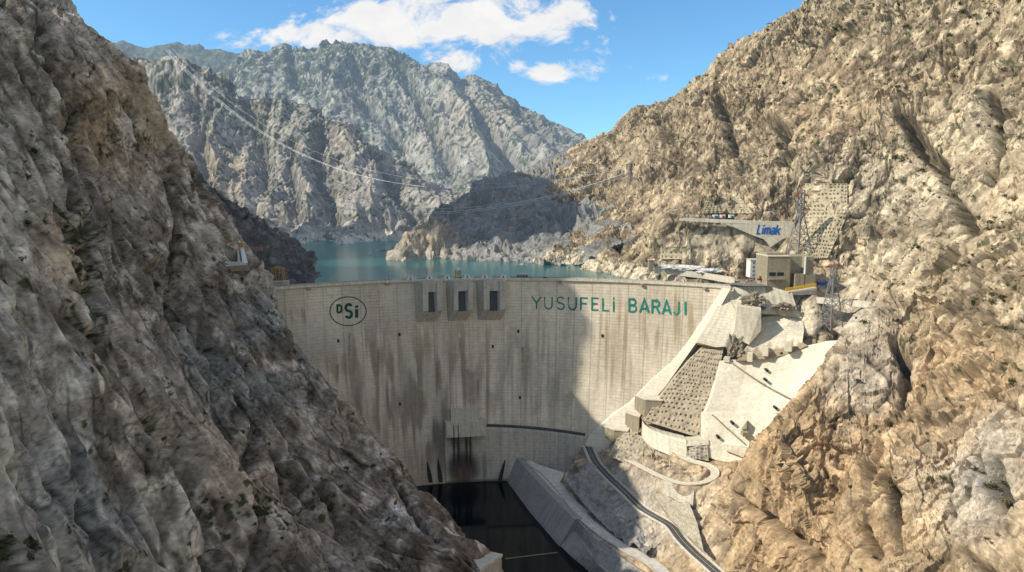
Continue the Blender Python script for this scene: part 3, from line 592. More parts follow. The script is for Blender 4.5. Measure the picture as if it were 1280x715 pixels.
m = MB(); m.poly([(-260, 700, POOL), (60, 700, POOL), (110, 470, POOL), (190, 250, POOL), (-60, 250, POOL), (-260, 500, POOL)]); o = m.build("pool_water", M_pool); o["kind"] = "structure"; o["label"] = "dark still water of the plunge pool below the dam"
# ---------------------------------------------------------------- concrete
def concrete_mat(name, rough=.85, sc=.25, bump=.12, haze=None):
    t = NT(name); c = t.attr("col")
    n = t.noise(sc, 5, .65)
    c = t.mix(1.0, c, t.ramp(n, [(.3, .86), (.7, 1.12)]), 'MULTIPLY')
    return t.bsdf(c, rough, t.bump(n, bump, .6), 0, .2, haze)
def plain_concrete(name, c, var=.16, sc=.35):
    t = NT(name); n = t.noise(sc, 6, .65); st = t.noise(.5, 4, .6, t.mapped((1, 1, .12)))
    k = t.mix(1.0, t.ramp(n, [(.3, 1 - var), (.7, 1 + var)]), t.ramp(st, [(.35, .82), (.6, 1.06)]), 'MULTIPLY')
    z = t.sepv(t.P())[2]
    ln = t.math('FRACT', t.math('DIVIDE', z, 3.0)); k = t.mix(1.0, k, t.ramp(ln, [(0., .78), (.07, 1.), (1., 1.)]), 'MULTIPLY')
    return t.bsdf(t.mix(1.0, c, k, 'MULTIPLY'), .85, t.bump(n, .1, .5), 0, .2)
M_dam = concrete_mat("dam_concrete"); M_slope = concrete_mat("gunite", sc=.4, bump=.3)
M_conc = plain_concrete("grey_concrete", (.54, .49, .40)); M_cream = plain_concrete("cream_concrete", (.66, .60, .47)); M_olive = plain_concrete("olive_concrete", (.33, .29, .205))
M_white = flat("white_paint", (.78, .77, .73), .6, var=.06); M_dark = flat("dark_opening", (.03, .032, .034), .6); M_green = flat("green_paint", (.012, .21, .17), .7, var=.35, sc=.4)
M_dkgreen = flat("dark_green_paint", (.018, .085, .06), .7); M_blue = flat("blue_paint", (.03, .12, .42), .6); M_steel = flat("galvanised_steel", (.30, .31, .325), .5, .4); M_gsteel = flat("grey_gate_steel", (.075, .085, .09), .5, .3)
M_orange = flat("orange_paint", (.52, .26, .05), .5); M_yellow = flat("yellow_paint", (.72, .44, .03), .5); M_red = flat("red_paint", (.42, .09, .05), .5); M_asph = flat("asphalt", (.10, .098, .092), .9, var=.2, sc=.3); M_line = flat("road_paint", (.7, .69, .64), .7)
M_roof = flat("roof_sheet", (.5, .5, .48), .5); M_rub = flat("rubber", (.02, .02, .02), .8); M_glass = flat("window_glass", (.03, .04, .05), .15, 0, .5)

def setcol(me, c):
    a = me.attributes.new("col", 'FLOAT_COLOR', 'POINT'); cc = np.ones((len(c), 4), np.float32); cc[:, :3] = c; a.data.foreach_set("color", cc.ravel())

# ---------------------------------------------------------------- the arch dam
ZD = [-230, -200, -150, -100, -60, -25, 0, 5]; DD = [40, 33, 22, 11, 4.5, .8, 0, 0]
dprof = lambda z: np.interp(z, ZD, DD)
def dam_pt(a, z, off=0.0):          # a in radians round the arch, off = metres proud of the downstream face
    r = RC - dprof(z) - off
    return (XC + r * math.sin(a), YC + r * math.cos(a), z)
def dam_hit(u, v, off=0.0):
    d = ray(u, v); z = 0.0
    for _ in range(30):
        r = RC - dprof(z) - off
        ox, oy = -XC, -YC
        A = d[0] ** 2 + d[1] ** 2; B = ox * d[0] + oy * d[1]; C = ox * ox + oy * oy - r * r
        k = (-B + math.sqrt(B * B - A * C)) / A
        z = .5 * z + .5 * (CAMZ + d[2] * k)
    return math.atan2(d[0] * k - XC, d[1] * k - YC), z
def frame(a, off=0.0, z=0.0):       # location and rotation of something standing on the crest ring
    return (XC + (RC - off) * math.sin(a), YC + (RC - off) * math.cos(a), z), -a
dam = empty("arch_dam", (XC, YC + RC, 0)); tag(dam, "huge curved concrete arch dam closing the canyon, green letters across its face", "dam")
stripL = [dam_hit(u, v) for u, v in [(901, 364), (882, 393), (859, 428), (839, 453), (814, 474), (786, 503), (765, 517), (740, 540), (728, 556)]]
stripR = [dam_hit(u, v) for u, v in [(914, 362), (893, 398), (872, 427), (850, 458), (833, 482), (812, 506), (795, 523), (768, 545), (757, 566)]]
zR = [z for a, z in stripR][::-1]; aR = [a for a, z in stripR][::-1]; zL = [z for a, z in stripL][::-1]; aL = [a for a, z in stripL][::-1]
def dam_face():
    nz, na = 430, 860
    z = np.linspace(0, -214, nz); amax = np.interp(z, zR, aR) + R(.4)
    s = np.linspace(0, 1, na); A = R(-47) + s[None] * (amax[:, None] - R(-47)); Z = np.repeat(z[:, None], na, 1)
    r = RC - dprof(Z)
    V = np.stack([XC + r * np.sin(A), YC + r * np.cos(A), Z], -1).reshape(-1, 3)
    arc = (A * RC).ravel(); zz = Z.ravel(); u, v = proj(V[:, 0], V[:, 1], V[:, 2])
    n1 = pn(arc / 40, zz / 60, 0 * zz + 1); n2 = pn(arc / 9, zz / 70, 0 * zz + 4); n3 = pn(arc / 3.2, zz / 45, 0 * zz + 9); n4 = pn(arc / 2, zz / 2, 0 * zz)
    c = np.array((.70, .615, .475), np.float32)[None] * (1 + .2 * n1 + .13 * n2 + .08 * n3 + .08 * n4)[:, None]
    mono = pn(np.floor(arc / 18 + .3) * 1.37, np.floor(zz / 30) * .0 + 2.5, 0 * zz + 3); c *= (1 + .13 * mono)[:, None]
    lift = pn(np.floor(zz / 3) * 1.71 + 5, np.floor(arc / 18 + .3) * .77, 0 * zz); c *= (1 + .07 * lift)[:, None]
    def line(t, per, w, k):
        f = np.abs((t / per + .3) % 1 - .0); f = np.minimum(f, 1 - f) * per
        return 1 - k * np.exp(-(f / w) ** 2)
    fade = .5 + .8 * sstep(-.4, .4, pn(arc / 30, zz / 25, 0 * zz + 8))
    c *= (1 - (1 - line(zz, 3.0, .3, .20)) * fade)[:, None]; c *= line(arc, 18.0, .5, .34)[:, None]; c *= (1 - (1 - line(arc, 6.0, .3, .12)) * fade)[:, None]
    def stain(mask, colr, k): 
        nonlocal c
        m = np.clip(mask * k, 0, 1)[:, None]; c = c * (1 - m) + np.array(colr, np.float32)[None] * m
    strk = sstep(-.1, .35, n2 + .5 * n3); strk2 = sstep(.0, .4, pn(arc / 5 + 9, zz / 120, 0 * zz + 2))
    stain(strk * blob(u, v, 840, 400, 50, 50, 2), (.30, .225, .115), .75); stain(strk2 * blob(u, v, 775, 430, 45, 60, 2), (.30, .22, .12), .65); stain(blob(u, v, 770, 440, 14, 40), (.25, .19, .12), .5)
    stain(strk * blob(u, v, 470, 470, 60, 80, 2), (.24, .20, .155), .6); stain(strk2 * blob(u, v, 560, 480, 70, 60, 2), (.26, .22, .17), .6); stain(strk * blob(u, v, 520, 540, 40, 60), (.21, .175, .135), .7); stain(strk2 * blob(u, v, 650, 470, 70, 60, 2), (.29, .255, .2), .5)
    stain(blob(u, v, 470, 490, 14, 40) * sstep(-.3, .2, n2), (.47, .43, .36), .7); stain(blob(u, v, 390, 430, 24, 35), (.46, .42, .36), .5); stain(strk * blob(u, v, 370, 395, 20, 12), (.22, .19, .15), .6)
    stain(blob(u, v, 505, 475, 10, 22), (.48, .44, .36), .6); stain(blob(u, v, 500, 500, 30, 25) * strk2, (.2, .165, .125), .7); stain(blob(u, v, 548, 530, 12, 60) * (.5 + .5 * strk), (.17, .165, .16), .7)
    tong = pn(arc / 13, zz / 45, 0 * zz + 6) + .45 * pn(arc / 5, zz / 30, 0 * zz + 7)
    stain(sstep(-.1, .35, tong) * blob(u, v, 500, 490, 120, 75, 2), (.275, .225, .165), .8); stain(sstep(.1, .45, -tong) * blob(u, v, 490, 505, 110, 65, 2), (.58, .53, .44), .6)
    stain(sstep(0, .4, tong + .2 * n1) * blob(u, v, 680, 470, 70, 70, 2), (.33, .29, .23), .6); stain(sstep(-.2, .3, tong) * blob(u, v, 545, 565, 30, 40, 2), (.2, .17, .135), .7)
    for q in rng.uniform(size=(16, 4)):        # thin seepage streaks with a spot on top
        u0 = 380 + q[0] * 470; v0 = 385 + q[1] * 90; L = 15 + 60 * q[2]
        stain(np.exp(-((u - u0 - n4) / 1.3) ** 2) * sstep(v0, v0 + 3, v) * sstep(v0 + L, v0 + L * .3, v), (.17, .14, .105) if q[3] < .6 else (.52, .48, .4), .65)
    for gu in (537, 575, 614):                  # rust below the gates
        stain(strk * blob(u, v, gu, 425, 10, 26), (.27, .19, .105), .55)
    me = np_mesh("face", V, grid_quads(nz, na)); me.materials.append(M_dam); setcol(me, np.clip(c, .01, .8))
    return link(bpy.data.objects.new("downstream_face", me), None)
o = dam_face(); o.parent = dam; o.location = -dam.location
def ring(name, prof, a0, a1, n, m, parent, closed=True):
    """sweep a closed section (off, z) round the arch"""
    mb = MB(); k = len(prof)
    for i in range(n + 1):
        a = a0 + (a1 - a0) * i / n
        for off, z in prof: mb.v.append((XC + (RC - off) * math.sin(a), YC + (RC - off) * math.cos(a), z))
    for i in range(n):
        for j in range(k): mb.f.append((i * k + j, i * k + (j + 1) % k, (i + 1) * k + (j + 1) % k, (i + 1) * k + j))
    mb.f.append(tuple(range(k))); mb.f.append(tuple(n * k + j for j in range(k)))
    return mb.build(name, m, parent)
A0, A1 = R(-46), stripR[0][0]
ring("crest", [(0, .02), (0, -1.5), (-.6, -70), (-12, -70), (-12, .02)], A0, A1, 90, M_conc, dam)
ring("crest_road", [(-2.5, .03), (-2.5, .10), (-10.5, .10), (-10.5, .03)], A0, A1, 90, M_asph, dam)
ring("cornice", [(1.6, .1), (1.6, -.9), (.03, -2.6), (.03, .1)], A0, A1, 90, M_cream, dam)
ring("parapet", [(1.5, .11), (1.5, 1.5), (1.0, 1.5), (1.0, .11)], A0, A1, 90, M_cream, dam)
ring("parapet", [(-11, .11), (-11, 1.3), (-11.6, 1.3), (-11.6, .11)], A0, A1, 90, M_conc, dam)
# bright abutment pad down the right side
def strip_mesh():
    nz, na = 260, 40
    z = np.linspace(-.3, min(stripL[-1][1], stripR[-1][1]), nz); a0 = np.interp(z, zL, aL); a1 = np.interp(z, zR, aR)
    s = np.linspace(0, 1, na); A = a0[:, None] + s[None] * (a1 - a0)[:, None]; Z = np.repeat(z[:, None], na, 1)
    off = np.where(s < .06, s / .06 * 1.2, 1.2 + (s - .06) * 2.2)[None] + 0 * Z; off[:, 0] = -.5
    r = RC - dprof(Z) - off; V = np.stack([XC + r * np.sin(A), YC + r * np.cos(A), Z], -1).reshape(-1, 3)
    arc = (A * RC).ravel(); zz = Z.ravel(); n = pn(arc / 5, zz / 8, 0 * zz); n2 = pn(arc / 22, zz / 22, 0 * zz)
    c = np.array((.78, .715, .57), np.float32)[None] * (1 + .07 * n + .09 * n2)[:, None]
    f = (zz / 3.0) % 1; c *= (1 - .12 * np.exp(-(np.minimum(f, 1 - f) * 3 / .3) ** 2))[:, None]
    me = np_mesh("pad", V, grid_quads(nz, na)); me.materials.append(M_dam); setcol(me, c); o = link(bpy.data.objects.new("abutment_pad", me), dam); o.location = -dam.location; return o
strip_mesh()
# toe block with its ledge
def toe_mesh():
    a0, a1 = dam_hit(556.5, 548, 3)[0], dam_hit(733, 548)[0]
    prof = [(15, -145.5), (24.5, -146), (25.3, -147.2), (25.3, -149)] + [(25.3 + (12.5) * t ** 1.15, -149 - 66 * t) for t in np.linspace(.02, 1, 90)]
    prof = np.array(prof); na = 320; A = np.linspace(a0, a1, na)
    r = RC - prof[:, 0]; V = np.stack([XC + r[:, None] * np.sin(A)[None], YC + r[:, None] * np.cos(A)[None], np.repeat(prof[:, 1:2], na, 1) - 8 * (np.linspace(0, 1, na) ** 1.6)[None] * np.clip((prof[:, 1:2] + 215) / 68, 0, 1)], -1).reshape(-1, 3)
    zz = V[:, 2]; arc = np.repeat((A * RC)[None], len(prof), 0).ravel(); u, v = proj(V[:, 0], V[:, 1], zz)
    n2 = pn(arc / 6, zz / 60, 0 * zz + 4); n3 = pn(arc / 2.4, zz / 30, 0 * zz + 9); n4 = pn(arc / 2, zz / 2, 0 * zz)
    c = np.array((.54, .49, .40), np.float32)[None] * (1 + .2 * n2 + .15 * n3 + .1 * n4)[:, None]
    f = (zz / 3.0) % 1; c *= (1 - .16 * np.exp(-(np.minimum(f, 1 - f) * 3 / .3) ** 2))[:, None]
    f = (arc / 9) % 1; c *= (1 - .2 * np.exp(-(np.minimum(f, 1 - f) * 9 / .4) ** 2))[:, None]
    def stain(m, colr, k):
        nonlocal c
        m = np.clip(m * k, 0, 1)[:, None]; c = c * (1 - m) + np.array(colr, np.float32)[None] * m
    wob = 3 * n2
    stain(blob(u + wob, v, 579, 585, 21, 22, 3), (.055, .05, .05), .93); stain(blob(u, v, 577, 594, 13, 9, 2) * sstep(-.4, .2, n3), (.20, .115, .065), .9)
    for uu in (567.5, 573, 583, 588): stain(np.exp(-((u - uu) / 1.6) ** 2) * sstep(545, 555, v) * sstep(590, 575, v), (.035, .033, .033), .95)
    stain(blob(u, v, 605, 585, 10, 22) * sstep(-.2, .3, n2), (.15, .145, .14), .7); stain(blob(u, v, 690, 570, 40, 30) * sstep(-.1, .4, n2), (.25, .24, .22), .5); stain(sstep(-196, -200, zz) * (zz < -190), (.06, .055, .045), .8)
    me = np_mesh("toe", V, grid_quads(len(prof), na)); me.materials.append(M_dam); setcol(me, np.clip(c, .01, .8)); o = link(bpy.data.objects.new("toe_block", me), dam); o.location = -dam.location
toe_mesh()
# outlet block with four slots
def arcbox(mb, u0, u1, v0, v1, off0, off1, zt=None, zb=None):
    aa, za = dam_hit(u0, v0, off1); ab, zb_ = dam_hit(u1, v1, off1)
    if zt is None: zt = za
    if zb is None: zb = zb_
    q = lambda a, o, z: (XC + (RC - dprof(z) - o) * math.sin(a), YC + (RC - dprof(z) - o) * math.cos(a), z)
    mb.hull([q(aa, off0, zt), q(ab, off0, zt), q(ab, off0, zb), q(aa, off0, zb)], [q(aa, off1, zt), q(ab, off1, zt), q(ab, off1, zb), q(aa, off1, zb)])
m = MB(); arcbox(m, 563.5, 597.5, 513, 528, -3, 7); ob = m.build("outlet_house", M_conc, dam)
m = MB(); arcbox(m, 557, 607.5, 529, 545, -3, 11); m.build("outlet_house", M_conc, dam)
for uu in (567.5, 573, 583, 588):
    m = MB(); arcbox(m, uu - 1, uu + 1, 531.5, 561, 5, 11.6); m.build("outlet_slot", M_dark, dam)
for (ut, vt, ub, vb, w) in [(534, 577, 538.5, 603, 2.6), (547.5, 573, 551, 603, 2.6), (631.5, 574, 624, 604, 2.4)]:      # lens-shaped conduit mouths
    m = MB(); L, Rr = [], []
    for t in np.linspace(0, 1, 12):
        uu = ut + (ub - ut) * t; vv = vt + (vb - vt) * t; ww = w * (math.sin(math.pi * min(t * .62 + .02, 1)) ** .8)
        off = 4.5 if uu > 556 else .5
        L.append(dam_pt(*dam_hit(uu - ww, vv, off), off)); Rr.append(dam_pt(*dam_hit(uu + ww, vv, off), off))
    for i in range(11): m.poly([L[i], Rr[i], Rr[i + 1], L[i + 1]])
    m.build("conduit_mouth", M_dark, dam)
for uu, vv in [(423, 426), (499.6, 418), (648, 414), (753, 419.5), (500, 505), (650, 497), (616, 433)]:                     # small gallery doors with a landing
    m = MB(); arcbox(m, uu - 1.3, uu + 1.3, vv - 1.8, vv + 2, -.5, .6); d = m.build("gallery_door", M_dark, dam)
    m = MB(); arcbox(m, uu - 2.2, uu + 1.8, vv + 2.2, vv + 3, -.5, 2.4); m.build("landing", M_conc, d)
# spillway gate blocks, skewed to the right
def skew(a, off, z): b = a + .62 * off / RC; return (XC + (RC - off) * math.sin(b), YC + (RC - off) * math.cos(b), z)
def sweep2(mb, a0, a1, prof): mb.hull([skew(a0, o_, z_) for o_, z_ in prof], [skew(a1, o_, z_) for o_, z_ in prof])
for ul, uo0, uo1, ur in [(529, 535.5, 546.5, 553), (567.8, 573, 585.5, 591), (605, 612, 625, 632.5)]:
    OFF = 12.0
    ang = lambda u: dam_hit(u, 372, OFF)[0] - .62 * OFF / RC
    al, a0, a1, ar = map(ang, (ul, uo0, uo1, ur))
    pier = [(OFF, .02), (OFF, -29), (-1.5, -47), (-2, .02)]
    gb = None
    for x0, x1 in ((al, a0), (a1, ar)):
        m = MB(); sweep2(m, x0, x1, pier); p_ = m.build("gate_pier", M_conc, dam)
        m = MB(); sweep2(m, x0 - R(.06), x0 - R(.005), [(OFF + .3, 0), (OFF + .3, -15), (1, 0)]); m.build("lit_edge", M_white, p_)  # white wedge painted in for the sunlit pier edge
    m = MB(); sweep2(m, a0 + R(.004), a1 - R(.004), [(OFF - 1.5, .01), (OFF - 1.5, -10.5), (-2, -10.5), (-2, .01)]); m.build("gate_lintel", M_conc, dam)
    m = MB(); sweep2(m, a0 + R(.004), a1 - R(.004), [(OFF - .4, -31), (-1.5, -46.6), (-2, -31)]); m.build("spillway_chute", M_cream if 0 else M_conc, dam)
    m = MB(); sweep2(m, a0 + R(.008), a1 - R(.008), [(OFF - 5, -10.6), (OFF - 3.4, -30.9), (OFF - 6, -30.9), (OFF - 7, -10.6)]); gl = m.build("spillway_gate", M_gsteel, dam)
    am = (a0 + a1) / 2
    for s_ in (-1, 1):
        m = MB(); sweep2(m, am + s_ * R(.34) - R(.16), am + s_ * R(.34) + R(.16), [(OFF - 1.8, -24.5), (OFF - 1.4, -28), (OFF - 3.2, -28), (OFF - 3.4, -24.5)]); m.build("gate_hinge", M_steel, gl)
        m = MB(); sweep2(m, am + s_ * R(.42) - R(.03), am + s_ * R(.42) + R(.03), [(OFF - 3, -11), (OFF - 2.2, -30), (OFF - 3.8, -30), (OFF - 4.2, -11)]); m.build("gate_rib", M_steel if 0 else M_gsteel, gl)

# ---------------------------------------------------------------- lettering
def ribbon2(pts, w, closed=False):
    """mitred ribbon of a 2-D polyline -> left and right points"""
    n = len(pts); L, Q = [], []
    for i in range(n):
        a = pts[(i - 1) % n] if (closed or i > 0) else None; b = pts[i]; c = pts[(i + 1) % n] if (closed or i < n - 1) else None
        def nrm(p, q): d = (q[0] - p[0], q[1] - p[1]); l = math.hypot(*d) or 1; return (-d[1] / l, d[0] / l)
        if a is None: nx, ny = nrm(b, c); k = 1
        elif c is None: nx, ny = nrm(a, b); k = 1
        else:
            n1 = nrm(a, b); n2 = nrm(b, c); nx, ny = n1[0] + n2[0], n1[1] + n2[1]; l = math.hypot(nx, ny) or 1; nx /= l; ny /= l
            k = 1 / max(.45, nx * n1[0] + ny * n1[1])
        L.append((b[0] + nx * w * .5 * k, b[1] + ny * w * .5 * k)); Q.append((b[0] - nx * w * .5 * k, b[1] - ny * w * .5 * k))
    return L, Q
def arc_pts(cx, cy, rx, ry, a0, a1, n=9): return [(cx + rx * math.cos(R(a0 + (a1 - a0) * i / n)), cy + ry * math.sin(R(a0 + (a1 - a0) * i / n))) for i in range(n + 1)]
GLY = {  # strokes in a unit box, y up
 'Y': [[(.06, 1), (.5, .48)], [(.94, 1), (.5, .48), (.5, 0)]], 'U': [[(.08, 1), (.08, .35)] + arc_pts(.5, .35, .42, .33, 180, 360) + [(.92, .35), (.92, 1)]],
 'S': [arc_pts(.5, .74, .40, .24, 25, 270, 10) + arc_pts(.5, .26, .42, .24, 90, -155, 10)], 'F': [[(.92, .96), (.1, .96), (.1, 0)], [(.1, .52), (.8, .52)]],
 'E': [[(.92, .96), (.1, .96), (.1, .04), (.94, .04)], [(.1, .52), (.84, .52)]], 'L': [[(.1, 1), (.1, .04), (.95, .04)]], 'I': [[(.5, 1), (.5, 0)]], 'İ': [[(.5, .82), (.5, 0)], [(.5, 1.08), (.5, .92)]],
 'B': [[(.1, 0), (.1, .97), (.55, .97)] + arc_pts(.55, .75, .3, .22, 90, -90, 6) + [(.1, .53)], [(.2, .51), (.58, .51)] + arc_pts(.58, .27, .34, .24, 90, -90, 6) + [(.1, .03)]],
 'A': [[(.02, 0), (.5, 1), (.98, 0)], [(.24, .3), (.76, .3)]], 'R': [[(.1, 0), (.1, .97), (.55, .97)] + arc_pts(.55, .74, .33, .23, 90, -90, 6) + [(.1, .51)], [(.52, .5), (.95, 0)]],
 'J': [[(.75, 1), (.75, .3)] + arc_pts(.4, .3, .35, .27, 0, -165, 7)], 'D': [[(.12, .1), (.12, .92), (.5, .92)] + arc_pts(.5, .5, .36, .42, 80, -80, 6) + [(.5, .08), (.12, .08)]],
 'i': [[(.5, .68), (.5, 0)], [(.5, .98), (.5, .80)]], 'm': [[(.08, .68), (.08, 0)], [(.08, .5), (.2, .64), (.38, .64), (.48, .5), (.48, 0)], [(.48, .5), (.6, .64), (.78, .64), (.9, .5), (.9, 0)]],
 'a': [[(.12, .58), (.3, .67), (.7, .67), (.86, .52), (.86, 0)], [(.86, .4), (.35, .38), (.12, .25), (.16, .08), (.4, .03), (.7, .1), (.86, .22)]], 'k': [[(.12, 1), (.12, 0)], [(.88, .67), (.2, .3)], [(.4, .42), (.9, 0)]]}
def glyph(ch, mapf, wx, name, mat, parent, aspect=1.0):
    """mapf(s, t, lift) -> world point; wx stroke width relative to letter height, aspect = width / height"""
    m = MB(); k = 0
    for st in GLY[ch]:
        p2 = [(x * aspect, y) for x, y in st]; L, Q = ribbon2(p2, wx)
        for i in range(len(st) - 1): m.poly([mapf(q[0] / aspect, q[1], .25 + .03 * k) for q in (L[i], L[i + 1], Q[i + 1], Q[i])])
        k += 1
    return m.build(name, mat, parent)
def dam_letter(ch, u0, u1, vt, vb, w, mat, dv=0.0):
    c = [dam_hit(u0, vt), dam_hit(u1, vt + dv), dam_hit(u0, vb), dam_hit(u1, vb + dv)]
    def f(s, t, lift):
        a = (c[2][0] * (1 - s) + c[3][0] * s) * (1 - t) + (c[0][0] * (1 - s) + c[1][0] * s) * t
        z = (c[2][1] * (1 - s) + c[3][1] * s) * (1 - t) + (c[0][1] * (1 - s) + c[1][1] * s) * t
        return dam_pt(a, z, lift)
    return glyph(ch, f, w, "letter", mat, dam, (u1 - u0) / (vb - vt))
Q = lambda x, y: (620 + x / 3.972, 320 + y / 3.972)
for ch, x0, x1, y0, y1, w in [('Y', 175, 228, 201, 262, .11), ('U', 238, 282, 202, 263, .11), ('S', 300, 342, 202, 265, .11), ('U', 357, 402, 203, 267, .13), ('F', 417, 457, 205, 268, .12), ('E', 473, 511, 206, 270, .12), ('L', 527, 564, 208, 273, .12), ('İ', 576, 592, 210, 275, .12),
                              ('B', 658, 700, 212, 278, .14), ('A', 714, 760, 215, 281, .17), ('R', 772, 816, 219, 286, .16), ('A', 826, 869, 222, 289, .16), ('J', 880, 918, 224, 292, .13), ('I', 932, 950, 226, 294, .16)]:
    (a, b), (c, d) = Q(x0, y0), Q(x1, y1); dam_letter(ch, a, c, b, d, w, M_green, .35)
# oval emblem with three letters
m = MB(); el = [(math.cos(2 * math.pi * i / 56), math.sin(2 * math.pi * i / 56)) for i in range(56)]
pa = [dam_pt(*dam_hit(435 + 23.2 * x, 389 - 18.6 * y), .22) for x, y in el]; pb = [dam_pt(*dam_hit(435 + 22.0 * x, 389 - 17.4 * y), .22) for x, y in el]
for i in range(56): m.poly([pa[i], pa[(i + 1) % 56], pb[(i + 1) % 56], pb[i]])
m.build("emblem_ring", M_dkgreen, dam)
for ch, u0, u1, v0, v1, w in [('D', 420.8, 428, 380.6, 391.4, .24), ('S', 431.2, 440.4, 380, 397.4, .19), ('i', 442.6, 449, 381.5, 397, .27)]: dam_letter(ch, u0, u1, v0, v1, w, M_dkgreen)
# ---------------------------------------------------------------- works on the right bank
bpy.context.view_layer.update()
def hitB(u, v, ob=None):
    d = Vector(ray(u, v)).normalized(); ok, l, n, _ = (ob or hillB).ray_cast(Vector((0, 0, CAMZ)), d)
    return (l, n) if ok else (None, None)
def dens(rows, nu, nv):
    A = np.array(rows, float); r, c = A.shape[:2]
    ci = np.linspace(0, c - 1, nu); ri = np.linspace(0, r - 1, nv)
    i = np.minimum(ci.astype(int), c - 2) if c > 1 else 0; f = (ci - i)[None, :, None]; B = A[:, i] * (1 - f) + A[:, i + 1] * f
    j = np.minimum(ri.astype(int), r - 2); g = (ri - j)[:, None, None]; return B[j] * (1 - g) + B[j + 1] * g
def patch(name, rows, mat, colf, dispf=None, res=.7, back=(0, 9, -3), label=None, cat=None, world=False, group=None):
    A = np.array(rows if world else [[P(*q) for q in r] for r in rows], float)
    w = max(np.linalg.norm(np.diff(A, axis=1), axis=-1).sum(1)); h = max(np.linalg.norm(np.diff(A, axis=0), axis=-1).sum(0))
    nu, nv = max(4, int(w / res)), max(4, int(h / res)); V = dens(A, nu, nv)
    N = np.cross(np.gradient(V, axis=1), np.gradient(V, axis=0)); N /= np.linalg.norm(N, axis=-1, keepdims=True) + 1e-9
    N *= np.where((N * -V + N * np.array([0, 0, CAMZ])).sum(-1, keepdims=True) < 0, -1, 1)
    S, T = np.meshgrid(np.linspace(0, w, nu), np.linspace(0, h, nv))
    Vf, s, t = V.reshape(-1, 3), S.ravel(), T.ravel()
    d, k = dispf(s, t, Vf, w, h) if dispf else (np.zeros(len(s)), np.ones(len(s)))
    W = (Vf + N.reshape(-1, 3) * d[:, None]).reshape(nv, nu, 3); C = (colf(s, t, Vf, w, h) * k[:, None]).reshape(nv, nu, 3)
    # return edges into the ground
    b = np.array(back, float)
    W = np.concatenate([W[:1] + b, W, W[-1:] + b]); C = np.concatenate([C[:1], C, C[-1:]])
    W = np.concatenate([W[:, :1] + b, W, W[:, -1:] + b], 1); C = np.concatenate([C[:, :1], C, C[:, -1:]], 1)
    me = np_mesh(name, W.reshape(-1, 3), grid_quads(nv + 2, nu + 2), smooth=False); me.materials.append(mat); setcol(me, np.clip(C.reshape(-1, 3), .01, .85))
    o = link(bpy.data.objects.new(name, me)); tag(o, label, cat, group); return o
def course_col(base, per=1.5, k=.16, vper=None, stain=.25, mossy=None):
    def f(s, t, V, w, h):
        c = np.array(base, np.float32)[None] * (1 + .09 * pn(s / 3, t / 3, 0 * s + per) + .13 * pn(s / 14, t / 14, 0 * s))[:, None]
        q = (t / per) % 1; c = c * (1 - k * np.exp(-(np.minimum(q, 1 - q) * per / .35) ** 2))[:, None]
        if vper: q = (s / vper) % 1; c = c * (1 - .22 * np.exp(-(np.minimum(q, 1 - q) * vper / .35) ** 2))[:, None]
        st = np.clip(sstep(.05, .5, pn(s / 3.5, t / 40, 0 * s + 3)) * stain, 0, 1)[:, None]; c = c * (1 - st) + np.array((.27, .21, .13))[None] * st
        if mossy is not None:
            m = np.clip(sstep(mossy[0], mossy[1], t / h + .22 * pn(s / 5, t / 9, 0 * s + 1)) * mossy[2], 0, 1)[:, None]; c = c * (1 - m) + np.array((.25, .19, .105))[None] * m
        return c
    return f
def step_disp(per=1.5, a=.25): return lambda s, t, V, w, h: (a * ((t / per) % 1) + .12 * pn(s / 2, t / 2, 0 * s), np.ones(len(s)))
def waffle(ps=3.4, pt=3.6, hole=.95, depth=1.0, rough=1.0, dark=.42):
    def f(s, t, V, w, h):
        wob = .5 * pn(V[:, 0] / 9, V[:, 1] / 9, V[:, 2] / 9)
        ds = np.abs(((s / ps + wob) % 1) - .5) * ps; dt = np.abs(((t / pt + wob * .6) % 1) - .5) * pt
        m = sstep(hole, hole - .45, ds) * sstep(hole, hole - .45, dt)
        keep = sstep(-.32, -.2, pn(np.floor(s / ps) * 3.3, np.floor(t / pt) * 2.7, 0 * s))
        m = m * keep
        beam = np.maximum(sstep(ps * .5 - .55, ps * .5 - .2, ds), sstep(pt * .5 - .55, pt * .5 - .2, dt))
        return -depth * m + .1 * beam + rough * (1.3 * pn(V[:, 0] / 9, V[:, 1] / 9, V[:, 2] / 9) + .5 * pn(V[:, 0] / 3, V[:, 1] / 3, V[:, 2] / 3)), 1 - (1 - dark) * m  # recess shade and dark drains put into the hole colour
    return f
def earth_col(base, amp=.2):
    return lambda s, t, V, w, h: np.array(base, np.float32)[None] * (1 + amp * pn(s / 2.5, t / 2.5, 0 * s) + amp * pn(s / 11, t / 11, 0 * s + 2))[:, None]
CR = (.72, .655, .515); TAN = (.43, .365, .265); GRY = (.36, .335, .285)
patch("concrete_lining", [[(905, 365, 630), (920, 370, 624), (934, 372, 618)], [(890, 400, 620), (908, 402, 614), (921, 404, 608)], [(872, 428, 612), (895, 434, 606), (918, 432, 602)]], M_slope, course_col((.66, .60, .47), 3, .2, 6, .2), None, label="gridded cream concrete facing between the pale abutment strip and the square block", cat="concrete facing")
patch("concrete_lining", [[(904, 358.5, 630), (935, 358, 622), (963, 358, 619), (990, 366, 612)], [(912, 373, 624), (938, 376, 620), (968, 381, 614), (996, 386, 608)], [(921, 388, 612), (945, 391, 610), (972, 393, 611), (1003, 398, 604)]], M_slope, course_col((.64, .58, .45), 4, .12, 8, .35), lambda s, t, V, w, h: (.8 * pn(s / 7, t / 7, 0 * s), np.ones(len(s))), label="pale rough facing below the crest yard, between the yard and the square block", cat="concrete facing")
